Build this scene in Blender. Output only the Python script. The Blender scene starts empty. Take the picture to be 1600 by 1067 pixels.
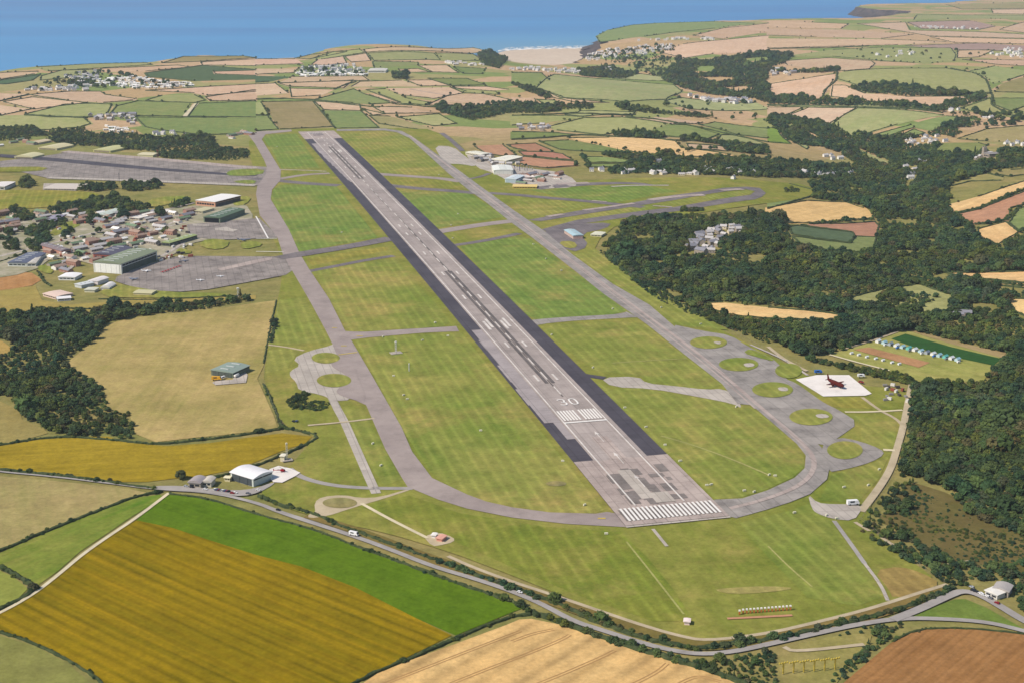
import bpy, bmesh, math, random
import numpy as np
from mathutils import Vector, Matrix
from mathutils.geometry import delaunay_2d_cdt, tessellate_polygon
random.seed(7); rng = np.random.default_rng(7)
sc = bpy.context.scene; COL = sc.collection

# ------------------------------------------------------------------ camera, sky, sun, exposure
F = 2250.0; PITCH = math.atan(620.5 / F); CAMH = 480.0; SEA = -60.0
cd = bpy.data.cameras.new('camera'); cam = bpy.data.objects.new('camera', cd); COL.objects.link(cam)
cam.location = (0, 0, CAMH); cam.rotation_euler = (math.pi / 2 - PITCH, 0, 0)
cd.sensor_width = 36; cd.lens = F / 1600 * 36; cd.clip_start = 1; cd.clip_end = 200000
sc.camera = cam
SUN_EL = math.radians(46); SUN_AZ = math.atan2(-0.88, -0.42)      # direction to the sun, measured from +Y towards +X
w = bpy.data.worlds.new('World'); sc.world = w; w.use_nodes = True
nt = w.node_tree; sky = nt.nodes.new('ShaderNodeTexSky'); sky.sky_type = 'NISHITA'; sky.sun_disc = False
sky.sun_elevation = SUN_EL; sky.sun_rotation = SUN_AZ % (2 * math.pi); sky.air_density = 1.0; sky.dust_density = 0.6; sky.ozone_density = 1.5
bg = nt.nodes['Background']; bg.inputs[1].default_value = 0.10; nt.links.new(sky.outputs[0], bg.inputs[0])
sl = bpy.data.lights.new('sun', 'SUN'); sl.energy = 4.3; sl.angle = math.radians(0.5); sl.color = (1, 0.90, 0.77)
so = bpy.data.objects.new('sun', sl); COL.objects.link(so)
ts = Vector((math.sin(SUN_AZ) * math.cos(SUN_EL), math.cos(SUN_AZ) * math.cos(SUN_EL), math.sin(SUN_EL)))
so.rotation_euler = ts.to_track_quat('Z', 'Y').to_euler(); so.location = (0, 0, 2000)
sc.view_settings.view_transform = 'Standard'; sc.view_settings.look = 'None'
sc.view_settings.exposure = 0.24; sc.view_settings.gamma = 1; sc.view_settings.use_curve_mapping = False

# ------------------------------------------------------------------ terrain heights, pixel -> ground
def plane_at(px, py, z=0.0):
    px = np.asarray(px, float); py = np.asarray(py, float); v = (py - 533.5) / F
    Z = (CAMH - z) / (math.sin(PITCH) + v * math.cos(PITCH))
    return (px - 800) / F * Z, Z * (math.cos(PITCH) - v * math.sin(PITCH))
TILES = dict(A=(0, 60), B=(400, 60), C=(800, 60), D=(1200, 0), E=(0, 250), F=(400, 250), G=(800, 250), H=(1200, 250),
             I=(0, 480), J=(400, 480), K=(800, 480), L=(1200, 480), M=(0, 700), N=(400, 700), O=(800, 700), P=(1200, 700),
             Q=(660, 200), R=(240, 690), S=(0, 380), U=(940, 740))
def T(t, pts):
    s = 2.9075 if t in 'MNOP' else (6.6667 if t in 'QRSU' else 3.9525)
    o = TILES[t]
    return [(o[0] + x / s, o[1] + y / s) for x, y in pts]
GX0, GX1, GY0, GY1, GS = -7000, 9000, 200, 21000, 25.0
gx = np.arange(GX0, GX1 + 1, GS); gy = np.arange(GY0, GY1 + 1, GS)
HX, HY = np.meshgrid(gx, gy)
Hg = np.zeros_like(HX)
ra = plane_at(1057, 812); rb = plane_at(493, 208)
ax = np.array([rb[0] - ra[0], rb[1] - ra[1]]); RL0 = np.hypot(*ax); ax /= RL0
tt = ((HX - ra[0]) * ax[0] + (HY - ra[1]) * ax[1]) / RL0
ll = (HX - ra[0]) * ax[1] - (HY - ra[1]) * ax[0]
Hg += 6.0 * np.clip(1 - (2 * np.clip(tt, 0, 1) - 1) ** 2, 0, 1) * np.exp(-(ll / 900) ** 2)
def carve(pts, sign=-1):
    global Hg
    W = [(*plane_at(x, y, -z), z, r) for x, y, z, r in pts]
    best = np.zeros_like(HX)
    for (x0, y0, d0, r0), (x1, y1, d1, r1) in zip(W[:-1], W[1:]):
        L2 = (x1 - x0) ** 2 + (y1 - y0) ** 2
        t = np.clip(((HX - x0) * (x1 - x0) + (HY - y0) * (y1 - y0)) / L2, 0, 1)
        d = np.hypot(HX - x0 - t * (x1 - x0), HY - y0 - t * (y1 - y0))
        r = r0 + t * (r1 - r0); dd = d0 + t * (d1 - d0)
        q = np.clip(d / r, 0, 1)
        best = np.maximum(best, dd * (0.5 + 0.5 * np.cos(math.pi * q)))
    Hg += sign * best
carve([(850, 92, 58, 900), (940, 108, 52, 800), (1060, 135, 44, 650), (1150, 162, 40, 550), (1230, 205, 36, 450),
       (1330, 262, 32, 420), (1400, 330, 28, 360), (1450, 430, 22, 300), (1530, 520, 14, 260)])
carve([(1330, 262, 8, 250), (1450, 225, 26, 350), (1650, 215, 26, 350)])
carve([(700, 175, 10, 160), (850, 172, 14, 200), (1000, 180, 14, 200), (1200, 192, 8, 200)])
def bump(px, py, h, rx, ry):
    global Hg
    x, y = plane_at(px, py); Hg += h * np.exp(-((HX - x) / rx) ** 2 - ((HY - y) / ry) ** 2)
bump(1430, 128, 30, 380, 420); bump(950, 142, 16, 300, 260); bump(620, 78, 14, 420, 400); bump(1300, 178, 14, 260, 200); bump(1530, 40, 25, 900, 900)
bump(1500, 800, -10, 90, 160)
Hg = np.maximum(Hg, SEA + 2)
def H(x, y):
    x = np.asarray(x, float); y = np.asarray(y, float)
    i = np.clip((x - GX0) / GS, 0, len(gx) - 1.001); j = np.clip((y - GY0) / GS, 0, len(gy) - 1.001)
    a = i.astype(int); b = j.astype(int); u = i - a; v = j - b
    return Hg[b, a] * (1 - u) * (1 - v) + Hg[b, a + 1] * u * (1 - v) + Hg[b + 1, a] * (1 - u) * v + Hg[b + 1, a + 1] * u * v
def at(px, py):
    """pixels of the photograph -> points on the terrain (x, y)"""
    px = np.atleast_1d(np.asarray(px, float)); py = np.atleast_1d(np.asarray(py, float))
    x, y = plane_at(px, py, 45.0); xe, ye = plane_at(px, py, SEA)
    t = np.zeros_like(px); done = np.zeros(len(px), bool); N = 160
    lo = np.zeros_like(px); hi = np.ones_like(px)
    for k in range(1, N + 1):
        s = k / N; z = 45 + (SEA - 45) * s
        hit = (~done) & (H(x + (xe - x) * s, y + (ye - y) * s) >= z)
        lo[hit] = (k - 1) / N; hi[hit] = s; done |= hit
    lo[~done] = 1; hi[~done] = 1
    for _ in range(12):
        m = (lo + hi) / 2; z = 45 + (SEA - 45) * m
        b = H(x + (xe - x) * m, y + (ye - y) * m) >= z
        hi = np.where(b, m, hi); lo = np.where(b, lo, m)
    return np.stack([x + (xe - x) * hi, y + (ye - y) * hi], 1)
def W(pts): return at([p[0] for p in pts], [p[1] for p in pts])
def inside(P, poly):
    x, y = P[:, 0], P[:, 1]; c = np.zeros(len(P), bool); n = len(poly)
    for i in range(n):
        x0, y0 = poly[i]; x1, y1 = poly[(i + 1) % n]
        if y0 == y1: continue
        k = ((y0 > y) != (y1 > y)) & (x < (x1 - x0) * (y - y0) / (y1 - y0) + x0)
        c ^= k
    return c
def resample(P, d, closed=True):
    out = []; n = len(P)
    for i in range(n if closed else n - 1):
        a = P[i]; b = P[(i + 1) % n]; L = np.hypot(*(b - a)); k = max(1, int(math.ceil(L / d)))
        for j in range(k): out.append(a + (b - a) * j / k)
    if not closed: out.append(P[-1])
    return np.array(out)
def smooth(P, it=2, closed=True):
    P = np.array(P, float)
    for _ in range(it):
        Q = []; n = len(P)
        if not closed: Q.append(P[0])
        for i in range(n if closed else n - 1):
            a = P[i]; b = P[(i + 1) % n]; Q += [a * .75 + b * .25, a * .25 + b * .75]
        if not closed: Q.append(P[-1])
        P = np.array(Q)
    return P

# ------------------------------------------------------------------ objects
def link(name, me, mats, parent=None):
    o = bpy.data.objects.new(name, me); COL.objects.link(o)
    if me is not None and mats is not None and len(me.materials) == 0:
        for m in (mats if isinstance(mats, (list, tuple)) else [mats]): me.materials.append(m)
    if parent is not None: o.parent = parent
    return o
def tag(o, label=None, cat=None, group=None, kind=None):
    if label: o['label'] = label
    if cat: o['category'] = cat
    if group: o['group'] = group
    if kind: o['kind'] = kind
    return o
def mesh(name, V, Fc, mi=None, smooth_=False):
    me = bpy.data.meshes.new(name); me.from_pydata([tuple(map(float, v)) for v in V], [], [tuple(f) for f in Fc])
    if mi is not None: me.polygons.foreach_set('material_index', mi)
    if smooth_: me.polygons.foreach_set('use_smooth', [True] * len(me.polygons))
    me.update(); return me
def sheet(name, poly, dz, mat, step=40.0, parent=None, kind='structure', res=40.0):
    """a polygon (world xy) laid over the terrain dz above it"""
    B = resample(np.array(poly, float), res); n = len(B)
    x0, y0 = B.min(0); x1, y1 = B.max(0)
    X, Y = np.meshgrid(np.arange(math.ceil(x0 / step) * step, x1, step), np.arange(math.ceil(y0 / step) * step, y1, step))
    G = np.stack([X.ravel(), Y.ravel()], 1)
    if len(G): G = G[inside(G, B)]
    V = [Vector(p) for p in B.tolist()] + [Vector(p) for p in G.tolist()]
    v, e, f, *_ = delaunay_2d_cdt(V, [(i, (i + 1) % n) for i in range(n)], [list(range(n))], 1, 1e-4, False)
    A = np.array([(p.x, p.y) for p in v]); Z = H(A[:, 0], A[:, 1]) + dz
    ff = []
    fa = np.array([t[:3] for t in f]); ok = inside(A[fa].mean(1), B)
    for t, good in zip(f, ok):
        if not good: continue
        a, b, c = A[t[0]], A[t[1]], A[t[2]]
        cr = (b[0] - a[0]) * (c[1] - a[1]) - (b[1] - a[1]) * (c[0] - a[0])
        if abs(cr) < 1e-6: continue
        ff.append(t if cr > 0 else tuple(reversed(t)))
    me = mesh(name, np.column_stack([A, Z]), ff, None, True)
    e = 12.0; gx_ = (H(A[:, 0] + e, A[:, 1]) - H(A[:, 0] - e, A[:, 1])) / (2 * e); gy_ = (H(A[:, 0], A[:, 1] + e) - H(A[:, 0], A[:, 1] - e)) / (2 * e)
    nn = np.column_stack([-gx_, -gy_, np.ones(len(A))]); nn /= np.linalg.norm(nn, axis=1)[:, None]
    me.normals_split_custom_set_from_vertices(nn.tolist())
    return tag(link(name, me, mat, parent), kind=kind if parent is None else None)
def strip(name, P, wd, dz, mat, parent=None, kind='structure', res=30.0, sm=2):
    """a ribbon of width wd (metres, number or list) along a world polyline"""
    P = np.array(P, float)
    if sm: P = smooth(P, sm, False)
    P = resample(P, res, False); n = len(P)
    Tn = np.gradient(P, axis=0); Tn /= np.hypot(Tn[:, 0], Tn[:, 1])[:, None]; N = np.stack([Tn[:, 1], -Tn[:, 0]], 1)
    wv = np.interp(np.linspace(0, 1, n), np.linspace(0, 1, len(wd)), wd) if isinstance(wd, (list, tuple)) else np.full(n, wd)
    L = P - N * wv[:, None] / 2; R = P + N * wv[:, None] / 2
    V = []; Fc = []
    for i in range(n):
        for q in (L[i], R[i]): V.append((q[0], q[1], float(H(q[0], q[1])) + dz))
        if i: Fc.append((2 * i - 2, 2 * i - 1, 2 * i + 1, 2 * i))
    return tag(link(name, mesh(name, V, Fc), mat, parent), kind=kind if parent is None else None)

# ------------------------------------------------------------------ materials
def lin(c): return tuple((v / 255 / 12.92) if v / 255 <= .04045 else ((v / 255 + .055) / 1.055) ** 2.4 for v in c)
def N_(nt, t, **k):
    n = nt.nodes.new(t)
    for a, b in k.items(): setattr(n, a, b)
    return n
def math_(nt, op, a, b=None, c=None):
    n = N_(nt, 'ShaderNodeMath', operation=op)
    for i, v in enumerate((a, b, c)):
        if v is None: continue
        if isinstance(v, (int, float)): n.inputs[i].default_value = v
        else: nt.links.new(v, n.inputs[i])
    return n.outputs[0]
def noise(nt, vec, scale, detail=4, rough=.55):
    n = N_(nt, 'ShaderNodeTexNoise'); n.inputs['Scale'].default_value = scale; n.inputs['Detail'].default_value = detail
    n.inputs['Roughness'].default_value = rough; nt.links.new(vec, n.inputs['Vector']); return n.outputs['Fac']
def mixc(nt, f, a, b, blend='MIX'):
    n = N_(nt, 'ShaderNodeMix', data_type='RGBA', blend_type=blend)
    for k, v in ((0, f), (6, a), (7, b)):
        if isinstance(v, (int, float)): n.inputs[k].default_value = v
        elif isinstance(v, tuple): n.inputs[k].default_value = (*v[:3], 1)
        else: nt.links.new(v, n.inputs[k])
    return n.outputs[2]
def ramp(nt, f, a, b): 
    n = N_(nt, 'ShaderNodeMapRange'); nt.links.new(f, n.inputs[0]); n.inputs[1].default_value = a; n.inputs[2].default_value = b
    return n.outputs[0]
def newmat(name, rough=.9):
    m = bpy.data.materials.new(name); m.use_nodes = True; b = m.node_tree.nodes['Principled BSDF']
    b.inputs['Roughness'].default_value = rough; b.inputs['Specular IOR Level'].default_value = .12
    return m, m.node_tree, b
def land_mat(patchwork=False):
    """crops and grass: two colours, drill or mowing rows along 'sdir', patches and fine grain, all from the object's own properties"""
    m, nt, b = newmat('land', 1.0); b.inputs['Specular IOR Level'].default_value = 0
    g = N_(nt, 'ShaderNodeNewGeometry').outputs['Position']
    def attr(n, out): a = N_(nt, 'ShaderNodeAttribute', attribute_type='OBJECT', attribute_name=n); return a.outputs[out]
    c1 = attr('col_a', 'Color'); c2 = attr('col_b', 'Color'); sd = attr('sdir', 'Vector'); par = attr('spar', 'Vector')
    sp = N_(nt, 'ShaderNodeSeparateXYZ'); nt.links.new(g, sp.inputs[0])
    ss = N_(nt, 'ShaderNodeSeparateXYZ'); nt.links.new(sd, ss.inputs[0])
    pp = N_(nt, 'ShaderNodeSeparateXYZ'); nt.links.new(par, pp.inputs[0])
    u = math_(nt, 'ADD', math_(nt, 'MULTIPLY', sp.outputs[0], ss.outputs[0]), math_(nt, 'MULTIPLY', sp.outputs[1], ss.outputs[1]))
    v = math_(nt, 'SUBTRACT', math_(nt, 'MULTIPLY', sp.outputs[0], ss.outputs[1]), math_(nt, 'MULTIPLY', sp.outputs[1], ss.outputs[0]))
    cv = N_(nt, 'ShaderNodeCombineXYZ')
    nt.links.new(math_(nt, 'MULTIPLY', u, .004), cv.inputs[0]); nt.links.new(math_(nt, 'DIVIDE', v, pp.outputs[0]), cv.inputs[1])
    rows = ramp(nt, noise(nt, cv.outputs[0], 1.0, 3, .6), .3, .7)
    sine = math_(nt, 'SINE', math_(nt, 'MULTIPLY', math_(nt, 'DIVIDE', v, pp.outputs[2]), 6.2832))
    fine = math_(nt, 'MULTIPLY_ADD', math_(nt, 'POWER', math_(nt, 'MULTIPLY_ADD', sine, .5, .5), 3.0), .7, 0)
    big = ramp(nt, noise(nt, g, .006, 7, .68), .36, .64)
    mid = ramp(nt, noise(nt, g, .035, 5, .65), .3, .7)
    gr = math_(nt, 'MULTIPLY_ADD', noise(nt, g, .3, 3, .7), .5, math_(nt, 'MULTIPLY', noise(nt, g, .09, 4, .75), .5))
    f = math_(nt, 'ADD', math_(nt, 'MULTIPLY', rows, pp.outputs[1]),
              math_(nt, 'MULTIPLY', math_(nt, 'MULTIPLY_ADD', big, .72, math_(nt, 'MULTIPLY', mid, .28)), math_(nt, 'SUBTRACT', 1.0, pp.outputs[1])))
    cl = N_(nt, 'ShaderNodeClamp'); nt.links.new(f, cl.inputs[0])
    c = mixc(nt, cl.outputs[0], c1, c2)
    wr = N_(nt, 'ShaderNodeAttribute', attribute_type='OBJECT', attribute_name='wear').outputs['Fac']
    c = mixc(nt, math_(nt, 'MULTIPLY', wr, math_(nt, 'MULTIPLY', ramp(nt, noise(nt, g, .0065, 6, .72), .50, .66), math_(nt, 'MULTIPLY_ADD', ramp(nt, noise(nt, g, .06, 4, .7), .3, .7), .7, .3))), c, tuple(v * .8 for v in lin((176, 152, 92))))
    k = math_(nt, 'MULTIPLY_ADD', gr, 1.3, .35)
    k = math_(nt, 'MULTIPLY', k, math_(nt, 'MULTIPLY_ADD', mid, .3, .85))
    brk = ramp(nt, noise(nt, g, .02, 3, .6), .3, .6)
    k = math_(nt, 'MULTIPLY', k, math_(nt, 'SUBTRACT', 1.0, math_(nt, 'MULTIPLY', math_(nt, 'MULTIPLY', fine, ss.outputs[2]), math_(nt, 'MULTIPLY_ADD', brk, .7, .3))))
    if patchwork:   # undrawn farmland: irregular plots, each with a crop colour
        vo = N_(nt, 'ShaderNodeTexVoronoi', distance='CHEBYCHEV'); mpv = N_(nt, 'ShaderNodeVectorMath', operation='MULTIPLY'); mpv.inputs[1].default_value = (.0036, .0046, 0)
        rt = N_(nt, 'ShaderNodeVectorRotate', rotation_type='Z_AXIS'); rt.inputs['Angle'].default_value = .5; nt.links.new(g, rt.inputs['Vector']); nt.links.new(rt.outputs[0], mpv.inputs[0]); nt.links.new(mpv.outputs[0], vo.inputs['Vector']); vo.inputs['Scale'].default_value = 1
        sx = N_(nt, 'ShaderNodeSeparateColor'); nt.links.new(vo.outputs['Color'], sx.inputs[0])
        cr = N_(nt, 'ShaderNodeValToRGB'); cr.color_ramp.interpolation = 'CONSTANT'; nt.links.new(sx.outputs[0], cr.inputs[0])
        pal = [(.0, (212, 176, 142)), (.3, (158, 164, 104)), (.5, (202, 168, 128)), (.68, (130, 152, 86)), (.86, (172, 164, 112))]
        while len(cr.color_ramp.elements) < len(pal): cr.color_ramp.elements.new(.5)
        for i, (p_, q_) in enumerate(pal): cr.color_ramp.elements[i].position = p_; cr.color_ramp.elements[i].color = (*[v * .8 for v in lin(q_)], 1)
        east = ramp(nt, math_(nt, 'SUBTRACT', math_(nt, 'ABSOLUTE', sp.outputs[0]), math_(nt, 'MULTIPLY', sp.outputs[1], .38)), 120, 160); south = ramp(nt, sp.outputs[1], 860, 800)
        c = mixc(nt, math_(nt, 'MULTIPLY', math_(nt, 'MAXIMUM', math_(nt, 'MAXIMUM', east, south), ramp(nt, sp.outputs[1], 3300, 4000)), .75), c, cr.outputs[0])
    vm = N_(nt, 'ShaderNodeVectorMath', operation='SCALE'); nt.links.new(c, vm.inputs[0]); nt.links.new(k, vm.inputs['Scale'])
    nt.links.new(vm.outputs[0], b.inputs['Base Color'])
    return m
LAND = land_mat(); FARM = land_mat(True)
def paint(o, ca, cb, ang=0.0, per=6.0, rowamt=.5, fine=0.0, fper=12.0):
    """colours as they look in daylight (sRGB 0-255); ang = direction of the rows; per = their width in metres"""
    K = .73
    o['col_a'] = [v * K for v in lin(ca)]; o['col_b'] = [v * K for v in lin(cb)]
    o['sdir'] = [math.cos(ang), math.sin(ang), fine]; o['spar'] = [per, rowamt, fper]
    return o
def pave_mat(name, ca, cb, sa=.02, sb=.25, joints=0, rough=.85, streak=0, stain=.22):
    m, nt, b = newmat(name, rough); g = N_(nt, 'ShaderNodeNewGeometry').outputs['Position']; K = .80
    f = math_(nt, 'ADD', math_(nt, 'MULTIPLY', ramp(nt, noise(nt, g, sa, 5, .6), .3, .7), .6), math_(nt, 'MULTIPLY', noise(nt, g, sb, 4, .7), .4))
    c = mixc(nt, f, tuple(v * K for v in lin(ca)), tuple(v * K for v in lin(cb)))
    st_ = math_(nt, 'SUBTRACT', 1.0, math_(nt, 'MULTIPLY', math_(nt, 'POWER', ramp(nt, noise(nt, g, .045, 6, .75), .42, .68), 1.5), stain))
    if streak:
        r2 = N_(nt, 'ShaderNodeVectorRotate', rotation_type='Z_AXIS'); r2.inputs['Angle'].default_value = -math.atan2(ax[1], ax[0]); nt.links.new(g, r2.inputs['Vector'])
        m2 = N_(nt, 'ShaderNodeVectorMath', operation='MULTIPLY'); m2.inputs[1].default_value = (.006, .28, 0); nt.links.new(r2.outputs[0], m2.inputs[0])
        st_ = math_(nt, 'MULTIPLY', st_, math_(nt, 'MULTIPLY_ADD', ramp(nt, noise(nt, m2.outputs[0], 1, 4, .65), .3, .7), streak, 1 - streak / 2))
    v3 = N_(nt, 'ShaderNodeVectorMath', operation='SCALE'); nt.links.new(c, v3.inputs[0]); nt.links.new(st_, v3.inputs['Scale']); c = v3.outputs[0]
    if joints:
        n = N_(nt, 'ShaderNodeTexBrick'); n.offset = .0; n.inputs['Scale'].default_value = 1.0
        rot = N_(nt, 'ShaderNodeVectorRotate', rotation_type='Z_AXIS'); rot.inputs['Angle'].default_value = -math.atan2(ax[1], ax[0]); nt.links.new(g, rot.inputs['Vector'])
        nt.links.new(rot.outputs[0], n.inputs['Vector'])
        n.inputs['Brick Width'].default_value = joints; n.inputs['Row Height'].default_value = joints * .35; n.inputs['Mortar Size'].default_value = .5
        n.inputs['Color1'].default_value = (1, 1, 1, 1); n.inputs['Color2'].default_value = (.9, .9, .9, 1); n.inputs['Mortar'].default_value = (.72, .72, .72, 1)
        c = mixc(nt, 1.0, c, n.outputs[0], 'MULTIPLY')
    nt.links.new(c, b.inputs['Base Color']); return m
def plain(name, c, rough=.7, var=.12, sc_=.5, metal=0):
    m, nt, b = newmat(name, rough); g = N_(nt, 'ShaderNodeNewGeometry').outputs['Position']; l = lin(c); K = .85
    nt.links.new(mixc(nt, noise(nt, g, sc_, 4, .6), tuple(v * K * (1 - var * 2) for v in l), tuple(min(1, v * K * (1 + var)) for v in l)), b.inputs['Base Color'])
    b.inputs['Metallic'].default_value = metal
    return m
ASPH = pave_mat('taxiway_asphalt', (150, 137, 133), (182, 168, 161), .015, .12)
ASPH2 = pave_mat('worn_taxiway', (142, 136, 132), (188, 180, 172), .03, .2, 45, stain=.4)
RWY = pave_mat('runway_asphalt', (158, 147, 142), (196, 183, 176), .01, .15, 60, streak=.22)
RWYL = pave_mat('pale_runway_concrete', (168, 152, 146), (210, 194, 184), .02, .2, 30, streak=.15, stain=.3)
DARK = pave_mat('dark_asphalt', (72, 68, 78), (100, 96, 103), .02, .15, 45)
APR = pave_mat('apron_tarmac', (126, 118, 114), (186, 175, 167), .025, .2, 30, stain=.5)
DARKT = pave_mat('old_dark_tarmac', (104, 98, 101), (152, 142, 141), .03, .15, 40)
CONC = pave_mat('concrete', (178, 168, 158), (214, 204, 192), .03, .2, 24)
WCONC = pave_mat('white_concrete', (232, 224, 216), (250, 244, 238), .05, .3, 0, stain=.18)
DIRT = pave_mat('dirt_track', (178, 162, 132), (214, 198, 168), .06, .3)
ROAD = pave_mat('road_asphalt', (152, 146, 142), (188, 182, 176), .03, .2)
LIME = pave_mat('chalky_farm_track', (212, 198, 162), (234, 222, 190), .06, .3)
WHITE = plain('white_paint', (240, 236, 230), .6, .08, .3)
PAINT = pave_mat('worn_white_paint', (206, 198, 190), (244, 238, 232), .08, .5, stain=.3)
YEL = plain('yellow_paint', (214, 190, 80), .6, .1, .3)
RUB = pave_mat('tyre_rubber', (84, 79, 79), (134, 126, 123), .05, .4)
SAND = pave_mat('sand', (214, 192, 168), (228, 210, 188), .004, .03)
FOAM = plain('surf_foam', (238, 240, 240), .8, .1, .02)

# ------------------------------------------------------------------ sea, land, coast
coast = [(-1500, 190, 0), (-400, 128, 0), (-100, 115, 0), (0, 112, 0), (30, 107, 0), (60, 104, 0), (130, 101, 0), (200, 100, 0), (240, 97, 0), (262, 93, 0), (280, 91, 0), (297, 90, 0), (310, 87, 0),
         (328, 87, 0), (345, 88, 0), (380, 90, 0), (405, 93, 0), (430, 92, 0), (462, 91, 0), (478, 88, 0), (490, 85, 0), (505, 82, 0), (520, 78, 0), (540, 75, 0), (560, 73, 0), (580, 72, 0), (600, 71, 0), (650, 70, 0), (680, 72, 0), (700, 71, 0),
         (730, 74, 0), (755, 79, 0), (772, 82, -6), (782, 88, -20), (792, 95, -35), (800, 101, -50), (810, 105, -58), (840, 106, -58), (865, 105, -58), (890, 101, -58), (908, 95, -56),
         (918, 90, -52), (926, 84, -46), (931, 77, -26), (938, 70, -16), (950, 62, -10), (960, 56, -8), (970, 50, -6), (984, 45, -5), (996, 42, -4), (1010, 40, -4), (1025, 39, 0), (1060, 36, 0),
         (1100, 35, 0), (1130, 33, 0), (1160, 33, 0), (1200, 31, 0), (1260, 30, 0), (1330, 31, 0), (1362, 30, 0), (1392, 28, -10), (1420, 25, -20), (1424, 21, -12), (1400, 18, -8), (1372, 17, -6), (1350, 14.5, -6),
         (1340, 12, -6), (1352, 8.5, -4), (1358, 7, 0), (1380, 6.5, 0), (1420, 5.5, 0), (1450, 5.5, 0), (1480, 5, 0), (1505, 2, 0), (1560, -1, 0), (1640, -6, 0), (2200, -14, 0)]
CW = np.array([[float(q) for q in plane_at(x, y, z)] for x, y, z in coast])
nC = len(CW)
rs = np.random.default_rng(3)
Cr = []
for i in range(nC - 1):
    a, b = CW[i], CW[i + 1]; L = np.hypot(*(b - a)); k = max(1, int(L / 60)); nn = np.array([-(b - a)[1], (b - a)[0]]) / L
    for j in range(k):
        t = j / k; Cr.append(a + (b - a) * t + nn * (rs.normal() * min(14, L * .12) if j else 0))
Cr.append(CW[-1]); Cr = np.array(Cr)
x9, y9 = Cr[-1]; x0_, y0_ = Cr[0]
land = np.array(list(Cr) + [(x9, 300), (x0_, 300)])
sea = link('sea', mesh('sea', [(-58000, -2500, SEA), (58000, -2500, SEA), (58000, 88000, SEA), (-58000, 88000, SEA)], [(0, 1, 2, 3)]), None)
m, nt, b = newmat('sea_water', .4); b.inputs['IOR'].default_value = 1.33; b.inputs['Specular IOR Level'].default_value = .5
g = N_(nt, 'ShaderNodeNewGeometry').outputs['Position']
mp = N_(nt, 'ShaderNodeVectorMath', operation='MULTIPLY'); mp.inputs[1].default_value = (.00016, .0011, 1); nt.links.new(g, mp.inputs[0])
f1 = ramp(nt, noise(nt, mp.outputs[0], 1.0, 5, .6), .35, .65)
ds = N_(nt, 'ShaderNodeVectorMath', operation='DISTANCE'); nt.links.new(g, ds.inputs[0]); bx_, by_ = plane_at(900, 82, SEA); ds.inputs[1].default_value = (float(bx_), float(by_), SEA)
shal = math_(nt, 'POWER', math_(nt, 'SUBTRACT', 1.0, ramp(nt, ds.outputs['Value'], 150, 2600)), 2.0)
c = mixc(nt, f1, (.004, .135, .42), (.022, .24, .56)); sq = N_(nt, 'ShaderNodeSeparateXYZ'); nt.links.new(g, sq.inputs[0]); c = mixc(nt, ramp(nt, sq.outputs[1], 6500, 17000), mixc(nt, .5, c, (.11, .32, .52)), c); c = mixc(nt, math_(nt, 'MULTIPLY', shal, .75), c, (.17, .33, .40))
nt.links.new(c, b.inputs['Base Color'])
bp = N_(nt, 'ShaderNodeBump'); bp.inputs['Strength'].default_value = .35; bp.inputs['Distance'].default_value = 2.0
nt.links.new(noise(nt, g, .05, 6, .65), bp.inputs['Height']); nt.links.new(bp.outputs[0], b.inputs['Normal'])
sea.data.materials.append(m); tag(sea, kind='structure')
ground = sheet('ground', land, 0.0, FARM, 50.0, res=60.0); paint(ground, (128, 134, 72), (168, 150, 98), .5, 14, .2)
# cliffs: a rough rock face from the land's edge down to below the water
ROCK, nt, b = newmat('cliff_rock', .95); g = N_(nt, 'ShaderNodeNewGeometry').outputs['Position']
nt.links.new(mixc(nt, ramp(nt, noise(nt, g, .03, 6, .7), .35, .65), (.035, .03, .032), (.11, .085, .08)), b.inputs['Base Color'])
V = []; Fc = []; n = len(Cr); Tn = np.gradient(Cr, axis=0); Tn /= np.hypot(Tn[:, 0], Tn[:, 1])[:, None]; Nn = np.stack([-Tn[:, 1], Tn[:, 0]], 1)
for i in range(n):
    z0 = float(H(*Cr[i])); px_ = 800 + F * Cr[i][0] / (Cr[i][1] * math.cos(PITCH) + CAMH * math.sin(PITCH)); wide = 1 + 4.0 * math.exp(-((px_ - 950) / 28) ** 2) + 3.0 * math.exp(-((px_ - 1390) / 60) ** 2)
    for k, (t, d) in enumerate(((0, 0), (.3, 6), (.6, 14), (1, 30))):
        q = Cr[i] + Nn[i] * (d * wide + (rs.normal() * 5 if k else 0)); V.append((q[0], q[1], z0 + (SEA - 4 - z0) * t))
    if i:
        for k in range(3): Fc.append((4 * i - 4 + k, 4 * i + k, 4 * i + k + 1, 4 * i - 3 + k))
tag(link('cliff', mesh('cliff', V, Fc), ROCK), kind='structure')
def beach_poly(): return np.stack(plane_at([770, 782, 800, 830, 860, 890, 920, 932, 930, 915, 900, 870, 830, 800, 785], [88, 81, 79, 77.5, 76.8, 76.2, 76, 78, 92, 100, 104, 108, 109, 108, 100], SEA + .6), 1)
bp_ = smooth(beach_poly(), 2)
tag(link('beach', mesh('beach', [(x, y, SEA + .8) for x, y in bp_], [list(range(len(bp_)))[::-1]]), SAND), kind='structure')
V = []; Fc = []
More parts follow.
